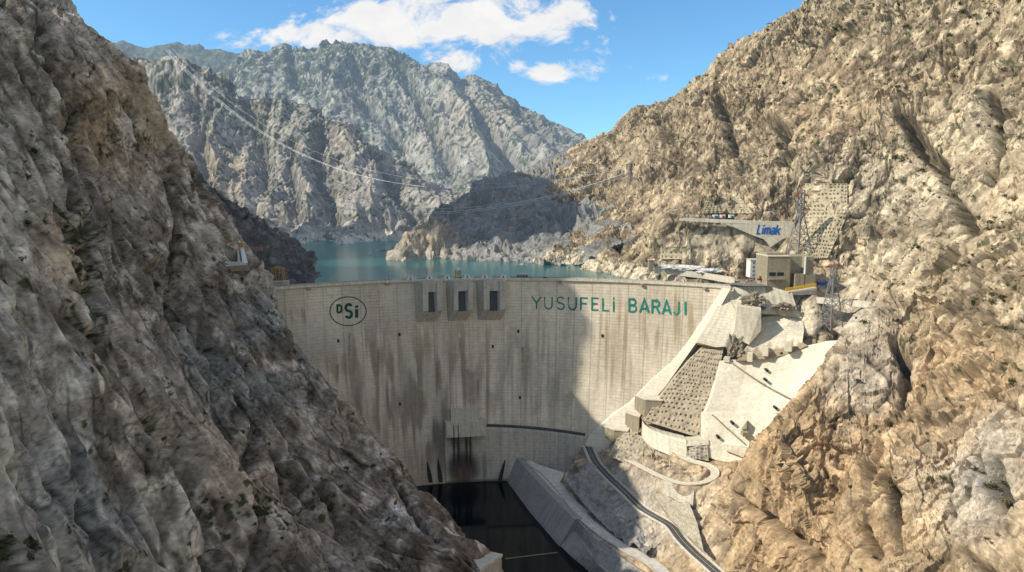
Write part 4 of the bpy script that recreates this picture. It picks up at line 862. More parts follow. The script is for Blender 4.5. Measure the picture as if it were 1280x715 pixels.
# square thrust block
m = MB(); f0 = [P(921.5, 383, 600), P(951.5, 387, 594), P(951.5, 413, 594), P(936, 431, 594), P(917, 421, 600)]
m.hull(f0, [(x + 14, y + 48, z + (3 if i < 2 else -4)) for i, (x, y, z) in enumerate(f0)])
o = m.build("thrust_block", M_cream); tag(o, "tall square edged cream concrete block with a dark right side above the gridded slopes", "concrete block")
m = MB(); m.box((P(950, 384.5, 612)[0], 612, P(950, 384.5, 612)[2]), (9, 5, 2.2), .2); tag(m.build("tarpaulin", M_blue), "small bright blue tarpaulin bundle on top of the square concrete block", "tarpaulin")
patch("gunite_slope", [[(953, 396, 618), (975, 392, 616), (997, 392.5, 612), (1003, 397, 606)], [(945, 418, 604), (965, 412, 602), (984, 405, 602), (1005, 412, 596)], [(931, 436, 596), (955, 437, 592), (980, 434, 588), (1003, 428, 582)], [(922, 451, 594), (955, 449, 588), (985, 443, 583), (1010, 432, 576)]], M_slope, course_col(CR, 1.6, .24, None, .15, (.55, .8, .75)), step_disp(1.6), label="upper stepped cream slope with a brown mossy lower edge, right of the square block", cat="gunite slope")
patch("gunite_slope", [[(900, 451, 603), (935, 447, 597), (962, 443, 591), (1000, 434, 581), (1035, 426, 570), (1056, 425, 562)], [(897, 470, 595), (930, 474, 590), (958, 476, 583), (990, 470, 573), (1018, 460, 563), (1042, 452, 555)], [(890, 495, 585), (925, 498, 580), (955, 500, 573), (985, 496, 563), (1005, 488, 556), (1025, 478, 549)], [(882, 516, 577), (920, 516, 573), (950, 518, 566), (975, 516, 557), (990, 510, 549), (1010, 502, 541)]], M_slope, course_col((.76, .70, .56), 1.5, .15, None, .08), step_disp(1.5, .3), label="broad bright cream concrete slope below the row of stub piers", cat="gunite slope")
patch("gunite_slope", [[(880, 515, 577), (905, 514, 573), (940, 516, 566), (975, 517, 556)], [(880, 535, 570), (905, 535, 566), (935, 540, 559), (965, 542, 549)], [(880, 552, 564), (903, 556, 560), (930, 562, 551), (960, 566, 541)], [(882, 570, 559), (903, 578, 554), (925, 586, 546), (950, 592, 536)]], M_slope, course_col((.77, .71, .57), 1.5, .1, None, .1), step_disp(1.5, .2), label="lowest bright concrete slope beside the ochre rock spur", cat="gunite slope")
# ledge along the foot and drainage channels across the slopes
m = MB(); m.hull([P(903, 556, 556), P(935, 562, 545), P(937, 575, 543), P(905, 562, 554)], [P(909, 553, 566), P(948, 558, 552), P(948, 572, 550), P(909, 560, 562)]); tag(m.build("retaining_wall", M_cream), "stub of cream retaining wall with a dark end face under the lowest bright slope", "retaining wall")
for (pl, lab) in [([(914, 453, 598), (940, 471, 586), (966, 487, 573), (996, 502, 552)], "thin dark drainage channel slanting across the broad cream slope"), ([(890, 518, 573.5), (906, 533, 565), (926, 551, 552)], "thin dark drainage channel slanting down the lowest bright slope")]:
    m = MB()
    for a, b in zip(pl[:-1], pl[1:]): m.bar((P(a[0], a[1], a[2] - 1.2)), (P(b[0], b[1], b[2] - 1.2)), .9)
    tag(m.build("drain_channel", M_olive), lab, "drain")
for i, (u, v, Y, wd) in enumerate([(938, 446, 592, 6), (957, 439, 588, 6.5), (985.5, 433, 579, 8), (909, 449, 602, 7)]):
    x, y, z = P(u, v, Y); m = MB(); m.box((x, y, z), (wd * .75, 7, 7.5 if i < 3 else 4), -.5)
    tag(m.build("concrete_pier", M_cream), ["stub concrete pier left of two others along the top of the broad cream slope", "stub concrete pier in the middle of the row above the broad cream slope", "largest stub concrete pier at the right of the row above the broad cream slope", "low concrete hut beside the rock knob left of the stub piers"][i], "pier")
m = MB(); m.hull([P(933, 536, 554), P(933.5, 526, 556), P(926, 537, 556)], [P(936, 536, 566), P(936, 526, 566), P(930, 537, 566)]); m.box(P(931, 542, 553), (5, 6, 3.5)); tag(m.build("drain_outlet", M_olive), "small brown triangular concrete outlet on the lowest bright slope", "drain outlet")
for u, v, Y in [(957.5, 475, 579), (970, 510, 560), (916, 529, 564), (898, 546.5, 562), (977, 442, 587), (959, 463, 585)]:
    x, y, z = P(u, v, Y - 1.5); m = MB(); m.tube([(x, y + 4, z), (x, y - .8, z)], 2.6, 10); m.poly([(x + 1.3 * math.cos(a), y - .8, z + 1.3 * math.sin(a)) for a in np.linspace(0, 2 * math.pi, 10, endpoint=False)])
    tag(m.build("drain_pipe", M_dark), "small dark round drain mouth in a cream concrete slope", "drain pipe", "drain mouths in the cream slopes")
# anchored slopes
patch("shotcrete_slope", [[(880, 433, 615), (905, 433, 607)], [(862, 450, 612), (900, 458, 602)], [(845, 470, 608), (901, 480, 596)], [(831, 488, 604), (905, 494, 590)], [(817, 508, 600), (897, 512, 583)], [(806, 526, 597), (883, 550, 574)]], M_slope, earth_col(TAN), waffle(4.1, 4.9, .95), res=.55, label="large tan anchored slope with a grid of dark square holes beside the dam's pale strip", cat="anchored slope")
patch("shotcrete_slope", [[(781, 540, 606), (800, 545, 596), (822, 556, 584), (846, 570, 570)], [(768, 556, 598), (795, 566, 585), (822, 577, 572), (850, 586, 556)], [(760, 570, 588), (795, 584, 572), (825, 594, 558), (850, 596, 548)]], M_slope, earth_col((.40, .35, .26)), waffle(4, 4.6, .8, .8, 1.8), res=.6, label="low tan anchored slope under the curved cream wall", cat="anchored slope")
patch("shotcrete_slope", [[(857, 556, 568), (884, 554, 562)], [(858, 572, 560), (886, 576, 554)]], M_slope, earth_col((.38, .34, .27)), waffle(3, 3, .8, .8, 1.6), res=.6, label="small anchored patch tucked between the curved wall and the lowest bright slope", cat="anchored slope")
patch("shotcrete_slope", [[(812, 597, 538), (833, 612, 519), (862, 630, 492)], [(822, 625, 513), (845, 640, 490), (872, 655, 464)], [(838, 648, 484), (856, 668, 456), (880, 690, 432)]], M_slope, earth_col((.46, .41, .31)), waffle(4, 4, .7, .6, 1.8, .6), res=.6, label="tan bolted bank between the looping track and the main road", cat="anchored slope")
patch("shotcrete_slope", [[(690, 606, 560), (712, 628, 535), (735, 655, 508)], [(700, 590, 575), (730, 618, 545), (765, 650, 512)], [(735, 575, 612), (765, 608, 566), (800, 645, 512)]][::-1] if 0 else [[(741, 577, 608), (768, 608, 570), (803, 643, 522), (838, 668, 487)], [(722, 590, 592), (750, 622, 552), (783, 656, 508), (820, 684, 474)], [(706, 600, 585), (733, 634, 540), (765, 664, 503), (806, 692, 466)]], M_slope, earth_col((.30, .285, .26), .3), waffle(4.5, 4.2, .7, -.9, 3.2, 1.25), res=.7, label="grey shaded rock bench with rows of anchor heads between the walkway and the road", cat="anchored slope")
# curved wall and boxy concrete chambers
patch("retaining_wall", [[(803, 526, 601), (806, 531, 595), (814, 537, 588), (830, 543, 580), (858, 550, 568)], [(803, 546, 594), (806, 552, 588), (815, 560, 580), (832, 567, 571), (859, 578, 560)]], M_slope, course_col((.72, .66, .52), 3, .12, 5, .15), None, back=(1, 14, -1), label="curved cream retaining wall with a flat terrace, under the large anchored slope", cat="retaining wall")
patch("retaining_wall", [[(857, 551, 569), (886, 550, 563)], [(857, 558, 566), (886, 556, 561)]], M_slope, course_col((.6, .55, .43), 3, .1), None, back=(0, 10, 0), label="short cream parapet wall between the curved wall and the lowest bright slope", cat="retaining wall")
for i, (u0, u1, v0, v1, Y, dp) in enumerate([(801, 827, 500, 519, 602, 14), (788, 798.5, 520, 537, 606, 10), (762, 784, 538, 553, 610, 10)]):
    a = P(u0, v0, Y); b = P(u1, v1, Y - 4); m = MB()
    m.hull([(a[0] + 4, a[1], a[2]), (b[0], b[1], a[2]), (b[0], b[1], b[2] - 3), (a[0] + 4, a[1], b[2] - 3)], [(a[0] - 3, a[1] + dp, a[2]), (b[0] + 4, b[1] + dp, a[2] + .5), (b[0] + 4, b[1] + dp, b[2]), (a[0] - 3, a[1] + dp, b[2])])
    root = empty("concrete_chamber", (a[0], a[1], b[2])); tag(root, ["largest of three boxy concrete chambers, beside the top of the curved wall", "narrow middle one of three boxy concrete chambers stepping down the dam's pale strip", "lowest of three boxy concrete chambers, nearest the dam toe"][i], "concrete chamber")
    m.build("chamber_wall", M_olive, root)
    m = MB(); m.hull([(a[0] + 3.4, a[1] - .5, a[2] + .05), (b[0] + .4, b[1] - .5, a[2] + .05), (b[0] + .4, b[1] - .5, a[2] + .9), (a[0] + 3.4, a[1] - .5, a[2] + .9)], [(a[0] - 3.4, a[1] + dp, a[2] + .05), (b[0] + 4.4, b[1] + dp, a[2] + .55), (b[0] + 4.4, b[1] + dp, a[2] + 1.4), (a[0] - 3.4, a[1] + dp, a[2] + .9)]); m.build("roof_slab", M_cream, root)
patch("retaining_wall", [[(828, 600.5, 519), (848, 605, 513), (868, 607, 506)], [(832, 618, 508), (848, 627, 500), (866, 633, 492)]], M_slope, course_col((.58, .53, .42), 3, .12, 4, .3), None, back=(2, 8, -1), label="cream retaining wall holding up the outer bend of the looping track", cat="retaining wall")
# ---------------------------------------------------------------- roads
def ribbon(name, pts, w, mat, lift=.0, kind="structure", sub=6, off=0.0, h=None):
    p = np.array(pts, float); t = np.linspace(0, len(p) - 1, (len(p) - 1) * sub + 1)
    q = np.stack([np.interp(t, np.arange(len(p)), p[:, i]) for i in range(3)], 1)
    ker = np.array([1, 2, 3, 4, 3, 2, 1.]); ker /= ker.sum(); qq = np.pad(q, ((3, 3), (0, 0)), mode='edge'); q = np.stack([np.convolve(qq[:, i], ker, 'valid') for i in range(3)], 1)
    d = np.gradient(q, axis=0); nrm = np.stack([d[:, 1], -d[:, 0], 0 * d[:, 0]], 1); nrm /= np.linalg.norm(nrm, axis=1, keepdims=True)
    L = q + nrm * (off - w / 2); Q = q + nrm * (off + w / 2); L[:, 2] += lift; Q[:, 2] += lift
    m = MB()
    if h is None:
        for i in range(len(q) - 1): m.poly([L[i], Q[i], Q[i + 1], L[i + 1]])
    else:
        u_ = np.array([0, 0, h]); n = len(q)
        for i in range(n): m.v += [tuple(L[i]), tuple(Q[i]), tuple(Q[i] + u_), tuple(L[i] + u_)]
        for i in range(n - 1):
            for j in range(4): m.f.append((i * 4 + j, i * 4 + (j + 1) % 4, i * 4 + 4 + (j + 1) % 4, i * 4 + 4 + j))
        m.f += [(0, 1, 2, 3), (n * 4 - 4, n * 4 - 3, n * 4 - 2, n * 4 - 1)]
    o = m.build(name, mat)
    if kind: o["kind"] = kind
    return o
M_track = flat("dusty_concrete", (.64, .58, .455), .9, var=.15, sc=.3); M_walk = flat("walkway_concrete", (.56, .53, .47), .9, var=.2, sc=.25)
ribbon("road_shoulder", RD, 12, M_walk, -.25); ribbon("road", RD, 7.4, M_asph, -.2)
for o_ in (-3.4, 3.4): ribbon("road_marking", RD, .3, M_line, -.18, off=o_)
ribbon("road_marking", RD, .22, M_line, -.18)
tag(ribbon("crash_barrier", RD, .5, M_cream, -.2, None, off=4.6, h=.9), "low concrete crash barrier along the valley side of the main road", "barrier")
tag(ribbon("crash_barrier", RD, .5, M_cream, -.2, None, off=-4.6, h=.9), "low concrete crash barrier along the hill side of the main road", "barrier")
ribbon("track", SW, 6.5, M_track, -.3); tag(ribbon("crash_barrier", SW, .5, M_cream, -.28, None, off=3.3, h=1.0), "low pale kerb wall along the looping cream track", "barrier")
ribbon("walkway", PW, 10, M_walk, -.4)
tag(ribbon("kerb_wall", PW, .6, M_conc, -.4, None, off=5, h=1.2), "low grey kerb wall along the hill side of the pool walkway", "kerb wall")
m = MB(); top = [Pz(u, v, -178) for u, v in [(646, 572), (706, 591), (699, 604), (722, 628), (738, 640), (718, 649), (680, 611)]]; m.hull(top, [(x, y, z - 4) for x, y, z in top]); o = m.build("pool_platform", M_walk); o["kind"] = "structure"
# pool wall
wt_ = [Pz(u, v, -177.6) for u, v in [(645.5, 572), (680, 611), (718.5, 649.5)]]; wb_ = [Pz(u, v, -204) for u, v in [(629, 603), (659, 645), (696, 689)]]
patch("channel_wall", [wt_, wb_], M_slope, course_col((.40, .385, .35), 24, .2, 9, .3), None, back=(6, 2, 0), world=True, res=.6, label="long sloping grey concrete side wall of the plunge pool", cat="channel wall")
wt2 = [Pz(u, v, -187) for u, v in [(714, 657), (730, 682), (748, 706), (790, 745)]]; wb2 = [Pz(u, v, -204) for u, v in [(693, 687), (712, 702), (733, 717), (780, 760)]]
patch("channel_wall", [wt2, wb2], M_slope, course_col((.42, .40, .36), 30, .1, None, .25), lambda s, t, V, w, h: (.5 * pn(s / 6, t / 6, 0 * s), np.ones(len(s))), back=(7, 2, 0), world=True, res=.6, label="lower wavy edged grey lining downstream of the pool side wall", cat="channel wall")
patch("shotcrete_slope", [[(x, y, z) for x, y, z in [Pz(722, 651, -178.5), Pz(742, 672, -178.5), Pz(770, 692, -178.5), Pz(808, 718, -178.5)]], [Pz(u, v, -187.5) for u, v in [(714, 656), (731, 682), (749, 706), (790, 745)]]], M_slope, earth_col((.33, .315, .28)), waffle(3.2, 3.2, .7, -.8, 1.2, 1.3), world=True, res=.55, label="narrow grey bank dotted with anchor heads below the walkway", cat="anchored slope")
m = MB(); a, b = Pz(632, 698.5, POOL + .15), Pz(697, 690.5, POOL + .15)
for i in range(26):
    t0, t1 = i / 26, (i + .8) / 26; m.bar([a[k] + (b[k] - a[k]) * t0 for k in range(3)], [a[k] + (b[k] - a[k]) * t1 for k in range(3)], .8, 6)
tag(m.build("floating_boom", M_olive), "thin floating boom strung across the dark pool", "boom")
# platform at the pool's left edge
root = empty("intake_platform", P(600, 715, 438)); tag(root, "pale concrete platform corner at the foot of the left rock wall", "platform")
m = MB(); t4 = [P(584, 688, 452), P(597, 686, 456), P(628.5, 692.5, 446), P(600, 712, 424)]; m.hull(t4, [(x, y, z - 2) for x, y, z in t4]); m.build("deck_slab", M_cream, root)
m = MB(); t4 = [(x - .8, y, z - 2.02) for x, y, z in t4]; m.hull(t4, [(x, y, z - 40) for x, y, z in t4]); m.build("pier_wall", M_conc, root)
# pipeline and rail along the toe ledge
dz_ = lambda a: -8 * max(0, min(1, (a - dam_hit(556.5, 548, 3)[0]) / (dam_hit(733, 548)[0] - dam_hit(556.5, 548, 3)[0]))) ** 1.6
au = [dam_hit(u, 530 + (u - 608) * .1, 24)[0] for u in np.linspace(609, 728, 40)]
m = MB(); m.tube([(XC + (RC - 23.2) * math.sin(a), YC + (RC - 23.2) * math.cos(a), -144.5 + dz_(a)) for a in au], 2.6, 8); root = m.build("pipeline", M_rub, smooth=True); tag(root, "thick dark pipe curving along the ledge at the foot of the dam", "pipeline")
m = MB()
for i, a in enumerate(au[::2]): m.bar((XC + (RC - 24.9) * math.sin(a), YC + (RC - 24.9) * math.cos(a), -146.2 + dz_(a)), (XC + (RC - 24.9) * math.sin(a), YC + (RC - 24.9) * math.cos(a), -143.6 + dz_(a)), .3)
m.tube([(XC + (RC - 24.9) * math.sin(a), YC + (RC - 24.9) * math.cos(a), -143.6 + dz_(a)) for a in au], .3, 4); m.tube([(XC + (RC - 24.9) * math.sin(a), YC + (RC - 24.9) * math.cos(a), -144.7 + dz_(a)) for a in au], .2, 4)
tag(m.build("guard_rail", M_steel), "thin steel guard rail beside the dark pipe on the toe ledge", "guard rail")
# ---------------------------------------------------------------- crest furniture
def boxpart(name, root, c, d, mat, bevel=0.0):
    m = MB(); m.box(c, d); return m.build(name, mat, root, bevel, local=True)
def hoist_house():
    r = empty("hoist_house"); 
    boxpart("plinth", r, (0, 0, .7), (10.5, 6, 1.4), M_white)
    boxpart("cabin", r, (-1.5, 0, 2.7), (6, 4.4, 2.6), M_white, .1)
    m = MB(); n = 10
    ring_ = [(-1.5 + 3.6 * math.cos(math.pi * i / n), 4.02 + .02 + 1.2 * math.sin(math.pi * i / n)) for i in range(n + 1)]
    m.hull([(x, -2.5, z) for x, z in ring_], [(x, 2.5, z) for x, z in ring_]); m.build("roof", M_roof, r, local=True)
    boxpart("hoist_drum", r, (3.4, 0, 2.3), (2.4, 3, 1.7), M_roof, .3)
    d = boxpart("door", r, (-1.5, -2.26, 2.2), (1.6, .1, 1.9), M_dark)
    return r
labs = ["white hoist house left of the left spillway gate", "white hoist house above the left spillway gate", "white hoist house between the left and middle gates", "white hoist house just right of the yellow crest crane", "white hoist house left of the right spillway gate", "white hoist house at the right edge of the right spillway gate"]
src = None
for lab, u in zip(labs, (515, 539, 561, 586, 608, 631)):
    o = hoist_house() if src is None else copy_tree(src); src = src or o
    a = dam_hit(u, 350, 0)[0]; o.location, rz = frame(a, -2.2, .12); o.rotation_euler = (0, 0, rz); tag(o, lab, "hoist house", "white hoist houses along the crest")
r = empty("control_cabin"); boxpart("wall", r, (0, 0, 2.4), (12, 6, 4.6), M_steel); boxpart("roof", r, (0, 0, 4.95), (13, 7, .5), M_roof)
for x in (-4, -1.3, 1.3, 4): boxpart("window", r, (x, -3.05, 2.7), (1.6, .1, 1.7), M_glass)
a = dam_hit(653, 349, 0)[0]; r.location, rz = frame(a, -4, .12); r.rotation_euler = (0, 0, rz); tag(r, "grey flat roofed control cabin on the crest right of the hoist houses", "cabin")
r = empty("crest_block"); boxpart("base", r, (0, 0, .9), (9, 4, 1.8), M_white); boxpart("lid", r, (0, 0, 1.95), (9.4, 4.4, .3), M_roof); a = dam_hit(496.5, 351, 0)[0]; r.location, rz = frame(a, -2, .12); r.rotation_euler = (0, 0, rz); tag(r, "low white box on the crest, leftmost of the white crest structures", "box")
# yellow crest gantry
r = empty("gantry_crane"); a = dam_hit(573, 350, 0)[0]; r.location, rz = frame(a, -6, .12); r.rotation_euler = (0, 0, rz); tag(r, "small yellow gantry crane standing on the dam crest above the middle gate", "crane")
for x in (-2.4, 2.4):
    for y in (-3, 3): boxpart("leg", r, (x, y, 4.2), (.8, .8, 8.4), M_orange)
    boxpart("sill_beam", r, (x, 0, .5), (1, 7, 1), M_orange); boxpart("end_beam", r, (x, 0, 8.85), (1, 7.4, .9), M_orange)
boxpart("trolley", r, (0, 0, 10.2), (4.8, 4, 1.8), M_white); boxpart("cab", r, (0, -2.4, 5.8), (2.4, 1.6, 2.4), M_orange); boxpart("cross_beam", r, (0, -3, 7.7), (4, .6, .8), M_orange); boxpart("hook_block", r, (0, 0, 4.5), (.8, .8, 1), M_dark); boxpart("rope", r, (0, 0, 7), (.2, .2, 4.2), M_dark)
# lamp posts
src = None
for u in (488, 535, 619, 663, 745, 830):
    if src is None:
        o = empty("lamp_post"); m = MB(); m.tube([(0, 0, 0), (0, 0, 10)], .5, 6); m.build("post", M_steel, o, local=True); m = MB(); m.tube([(0, 0, 9), (0, .5, 9.6), (0, 2.2, 9.9)], .22, 5); m.build("arm", M_steel, o, local=True); boxpart("lamp_head", o, (0, 2.6, 9.85), (.5, 1.1, .25), M_white); src = o
    else: o = copy_tree(src)
    a = dam_hit(u, 351, 0)[0]; o.location, rz = frame(a, -10.8, .1); o.rotation_euler = (0, 0, rz); tag(o, "slim steel lamp post at the lake side of the crest road", "lamp post", "lamp posts along the crest road")
# parked vehicles on the crest
def car(name, body, L=4.6, Wd=1.9, H=1.5, van=False):
    r = empty(name); hb = .75
    m = MB(); prof = [(-L / 2, .35), (L / 2, .35), (L / 2, .8), (L / 2 - .3, .95), (L * .22, 1.0), (-L / 2 + .1, 1.0), (-L / 2, .8)]
    m.hull([(x, -Wd / 2, z) for x, z in prof], [(x, Wd / 2, z) for x, z in prof]); m.build("body", body, r, .06, local=True)
    m = MB(); top = [(-L * (.47 if van else .4), 1.01), (L * .24, 1.01), (L * .1, H), (-L * (.45 if van else .3), H)]
    m.hull([(x, -Wd / 2 + .12, z) for x, z in top], [(x, Wd / 2 - .12, z) for x, z in top]); m.build("cabin", body if van else M_glass, r, .05, local=True)
    for x in (-L * .31, L * .31):
        for s in (-1, 1): m = MB(); m.tube([(x, s * (Wd / 2 - .2), .34), (x, s * (Wd / 2 + .02), .34)], .68, 12); m.poly([(x + .34 * math.cos(t), s * (Wd / 2 + .021), .34 + .34 * math.sin(t)) for t in np.linspace(0, 2 * math.pi, 12, endpoint=False)]); m.build("wheel", M_rub, r, local=True)
    return r
for u, mt, lab in [(681, M_dark, "dark car parked on the crest just right of the grey cabin"), (755, M_white, "white car parked on the crest above the word at right"), (849, M_white, "white car near the right end of the crest road")]:
    r = car("parked_car", mt); a = dam_hit(u, 350, 0)[0]; r.location, rz = frame(a, -9, .11); r.rotation_euler = (0, 0, rz); tag(r, lab, "car")
for u, v in [(700, 353), (802, 356), (881, 359), (386, 357), (484, 353)]:
    m = MB(); a, z = dam_hit(u, v + .5, 1.7); m.box((0, 0, 0), (3.2, 1.6, 2.2)); o = m.build("drain_box", M_olive); o.location, rz = frame(a, 2.0, -2.0); o.rotation_euler = (0, 0, rz); tag(o, "small brown box hung under the crest parapet", "drain box", "boxes under the crest parapet")

# ---------------------------------------------------------------- buildings at the right abutment
YB = 618
bx = lambda u, v=345, Y=YB: P(u, v, Y)[0]
bz = lambda v, Y=YB: P(640, v, Y)[2]
def xbox(m, u0, u1, v0, v1, y0, y1):
    m.box(((bx(u0) + bx(u1)) / 2, (y0 + y1) / 2, (bz(v0) + bz(v1)) / 2), (bx(u1) - bx(u0), y1 - y0, bz(v0) - bz(v1)))
r = empty("gate_tower", (bx(985), YB, bz(364))); tag(r, "big windowless olive concrete gate tower at the right end of the crest", "tower building")
m = MB(); xbox(m, 959, 987.4, 321, 366, YB, YB + 30); m.build("wall", M_olive, r)
m = MB(); xbox(m, 987.5, 1005.4, 321.2, 366, YB + 7, YB + 30); m.build("recessed_wall", M_olive, r)
m = MB(); xbox(m, 1005.5, 1017, 321, 366, YB + 1, YB + 30); m.build("wall", M_olive, r)
m = MB(); xbox(m, 993.5, 1005.3, 342.5, 365, YB - 1, YB + 6.9); m.build("annex", M_olive, r)
m = MB(); xbox(m, 1006.8, 1019, 343.5, 364, YB - 1.4, YB + .9); m.build("annex", M_olive, r)
m = MB(); xbox(m, 1005.2, 1006.4, 320.5, 343, YB - .6, YB + .9); m.build("pilaster", M_white, r)
m = MB(); xbox(m, 958.6, 987, 319.8, 320.9, YB - .5, YB + 31); m.build("roof_slab", M_cream, r)
m = MB(); xbox(m, 962, 984, 317, 319.7, YB + 8, YB + 26); m.build("roof_house", M_olive, r)
for u0, u1 in ((961.6, 969.6), (971.4, 979.6)): m = MB(); xbox(m, u0, u1, 340.4, 344.8, YB - .12, YB + .2); m.build("window", M_dark, r)
m = MB(); xbox(m, 960.5, 979.5, 347.5, 349.6, YB - 2.2, YB - .01); m.build("canopy", M_olive, r)
# yellow railing up the ramp
m = MB(); n = 12
for k, (dz) in enumerate((.4, 1.3, 2.3)): m.bar(P(982, 363.5, 612 - 0)[:2] + (P(982, 363.5, 612)[2] + dz,), P(1020, 357.5, 610)[:2] + (P(1020, 357.5, 610)[2] + dz,), .6)
for i in range(n + 1):
    a_ = P(982 + 38 * i / n, 363.5 - 6 * i / n, 612 - 2 * i / n); m.bar(a_, (a_[0], a_[1], a_[2] + 2.5), .5)
tag(m.build("railing", M_yellow), "bright yellow railing climbing the ramp in front of the gate tower", "railing")
m = MB(); q_ = [P(978, 366, 614), P(1021, 359, 612), P(1021, 368, 612), P(990, 369, 613)]; m.hull(q_, [(x, y + 7, z) for x, y, z in q_]); tag(m.build("ramp", M_conc), "grey concrete ramp rising along the foot of the gate tower", "ramp")
m = MB(); q_ = P(1027, 354.5, 626); m.box(q_, (8, 3, 3)); o = m.build("container", M_blue, None, .1); tag(o, "small blue container just right of the gate tower", "container")
# white office block
YO = 668; ox = lambda u: P(u, 335, YO)[0]; oz = lambda v: P(640, v, YO)[2]
x0, x1, z0, z1 = ox(938), ox(959), oz(347), oz(325.5)
r = empty("office_building", ((x0 + x1) / 2, YO, z0)); tag(r, "white four storey site building with rows of windows, left of the gate tower", "building")
m = MB(); m.box(((x0 + x1) / 2, YO + 6, (z0 + z1) / 2), (x1 - x0, 12, z1 - z0)); m.build("wall", M_white, r)
m = MB(); m.box(((x0 + x1) / 2, YO + 6, z1 + .45), (x1 - x0 + 1, 13, .8)); m.build("roof", M_cream, r)
for i in range(4):
    for j in range(4):
        xx = x0 + (x1 - x0) * (.2 + .23 * i); zz = z0 + (z1 - z0) * (.14 + .235 * j)
        m = MB(); m.box((xx, YO - .02, zz), (2.1, .16, 2.3)); f_ = m.build("window", M_steel, r)
        m = MB(); m.box((xx, YO - .12, zz), (1.7, .1, 1.8)); m.build("pane", M_glass, f_)
# gravel yard and crest-level road
M_yard = flat("grey_tarmac", (.17, .165, .155), .9, var=.2, sc=.15)
m = MB(); m.poly([Pz(u, v, 2.3) for u, v in [(908, 355), (930, 351.5), (960, 349), (962, 357.5), (930, 357.5)]]); o = m.build("yard", M_yard); o["kind"] = "structure"
# shore wall, hut and heap of white material
hy = lambda u, v, d=3.0, y0=720: (min([y0] + [q.y for q in (hitB(u + a, v + b)[0] for a in (-6, 0, 6) for b in (0, 5)) if q])) - d
wl_ = [P(u, v, hy(u, v)) for u, v in [(818, 334.5), (845, 337), (880, 341), (918, 347)]]
patch("shore_wall", [wl_, [(x, y - 1, z - 6) for x, y, z in wl_]], M_slope, course_col((.6, .55, .44), 6, .05, 5, .15), None, world=True, back=(1, 3, 0), label="long pale retaining wall below the white heaps beside the lake", cat="retaining wall")
x, y, z = P(813.5, 331, hy(813.5, 333)); r = empty("guard_hut", (x, y, z - 8)); tag(r, "small narrow concrete hut at the lakeside end of the pale wall", "hut"); m = MB(); m.box((x, y, z - 1), (5, 5, 12)); m.build("wall", M_olive, r); m = MB(); m.box((x, y, z + 5.2), (5.8, 5.8, .4)); m.build("roof", M_cream, r)
def mound(name, c, d, mat, seed, n=40, rough=.3):
    th = np.linspace(0, 2 * math.pi, n * 2, endpoint=False); ph = np.linspace(0.02, math.pi * .62, n)
    T, F = np.meshgrid(th, ph); v = np.stack([np.sin(F) * np.cos(T), np.sin(F) * np.sin(T), np.cos(F)], -1).reshape(-1, 3)
    k = 1 + rough * (1.2 * pn(v[:, 0] * 1.6 + seed, v[:, 1] * 1.6, v[:, 2] * 1.6) + .8 * facet((v[:, 0] * 3 + seed).astype(np.float32), (v[:, 1] * 3).astype(np.float32), (v[:, 2] * 3).astype(np.float32)) + .4 * pn(v[:, 0] * 9 + seed, v[:, 1] * 9, v[:, 2] * 9))
    W = v * k[:, None] * np.array(d)[None] + np.array(c)[None]; nn = n * 2; i = np.arange(n * nn).reshape(n, nn); j = np.roll(i, -1, 1)
    me = np_mesh(name, W, np.stack([i[:-1], j[:-1], j[1:], i[1:]], -1).reshape(-1, 4), smooth=False); me.materials.append(mat)
    cc = np.ones((len(W), 3)) * np.array((.30, .26, .2))[None] * (1 + .35 * pn(v[:, 0] * 6, v[:, 1] * 6 + seed, v[:, 2] * 6))[:, None]; setcol(me, np.clip(cc, .03, .8)); return link(bpy.data.objects.new(name, me))
for i, (u, v, Y, d, lab) in enumerate([(842, 334.5, 752, (16, 5, 3), "white heap at the left of the row above the pale lakeside wall"), (866, 336, 738, (15, 5, 3.4), "largest white heap, in the middle of the row above the pale lakeside wall"), (886, 338.5, 726, (12, 4, 2.6), "white heap at the right of the row above the pale lakeside wall")]):
    tag(mound("stockpile", P(u, v + .5, hy(u, v, 1.0)), d, M_white, i * 3.1, 24), lab, "heap")
for i, (u, v, Y, d, lab) in enumerate([(942, 377, 612, (13, 9, 9), "rubble knob on top of the square concrete block"), (979, 382, 608, (10, 8, 5), "smaller rubble mound right of the square concrete block"), (920, 436, 601, (9, 7, 15), "bare rock knob left standing beside the stub piers"), (905, 376, 632, (3, 3, 2), "small boulder at the top of the pale strip")][:3]):
    tag(mound("rock_mound", P(u, v + 2, Y), [q * .8 for q in d], M_slope, 7 + i * 2.3), lab, "rock mound")
# excavators
def excavator(lab, u, v, Y, rz):
    x, y, z = P(u, v, Y); r = empty("excavator", (x, y, z), rz); tag(r, lab, "excavator")
    for s in (-1, 1): m = MB(); m.hull([(-2.4, s * 1.2 - .35, .2), (2.4, s * 1.2 - .35, .2), (2.0, s * 1.2 - .35, 1.1), (-2, s * 1.2 - .35, 1.1)], [(-2.4, s * 1.2 + .35, .2), (2.4, s * 1.2 + .35, .2), (2, s * 1.2 + .35, 1.1), (-2, s * 1.2 + .35, 1.1)]); m.build("track", M_rub, r, local=True)
    boxpart("house", r, (-.5, 0, 1.9), (3.8, 2.8, 1.5), M_red, .15); boxpart("cab", r, (1, .8, 3.2), (1.6, 1.2, 1.6), M_glass, .1)
    m = MB(); m.bar((1.2, -.5, 2.2), (4.2, -.5, 5), .6); m.build("boom", M_red, r, local=True); m = MB(); m.bar((4.2, -.5, 5), (6, -.5, 2.2), .45); m.build("stick", M_red, r, local=True); boxpart("bucket", r, (6, -.5, 1.6), (1, 1.2, 1.1), M_rub, .1)
excavator("red excavator on the bare ground above the right end of the crest", 911, 347.5, 690, 2.6); excavator("second red excavator, beside the lower left corner of the white building", 950, 350.5, 632, .4)
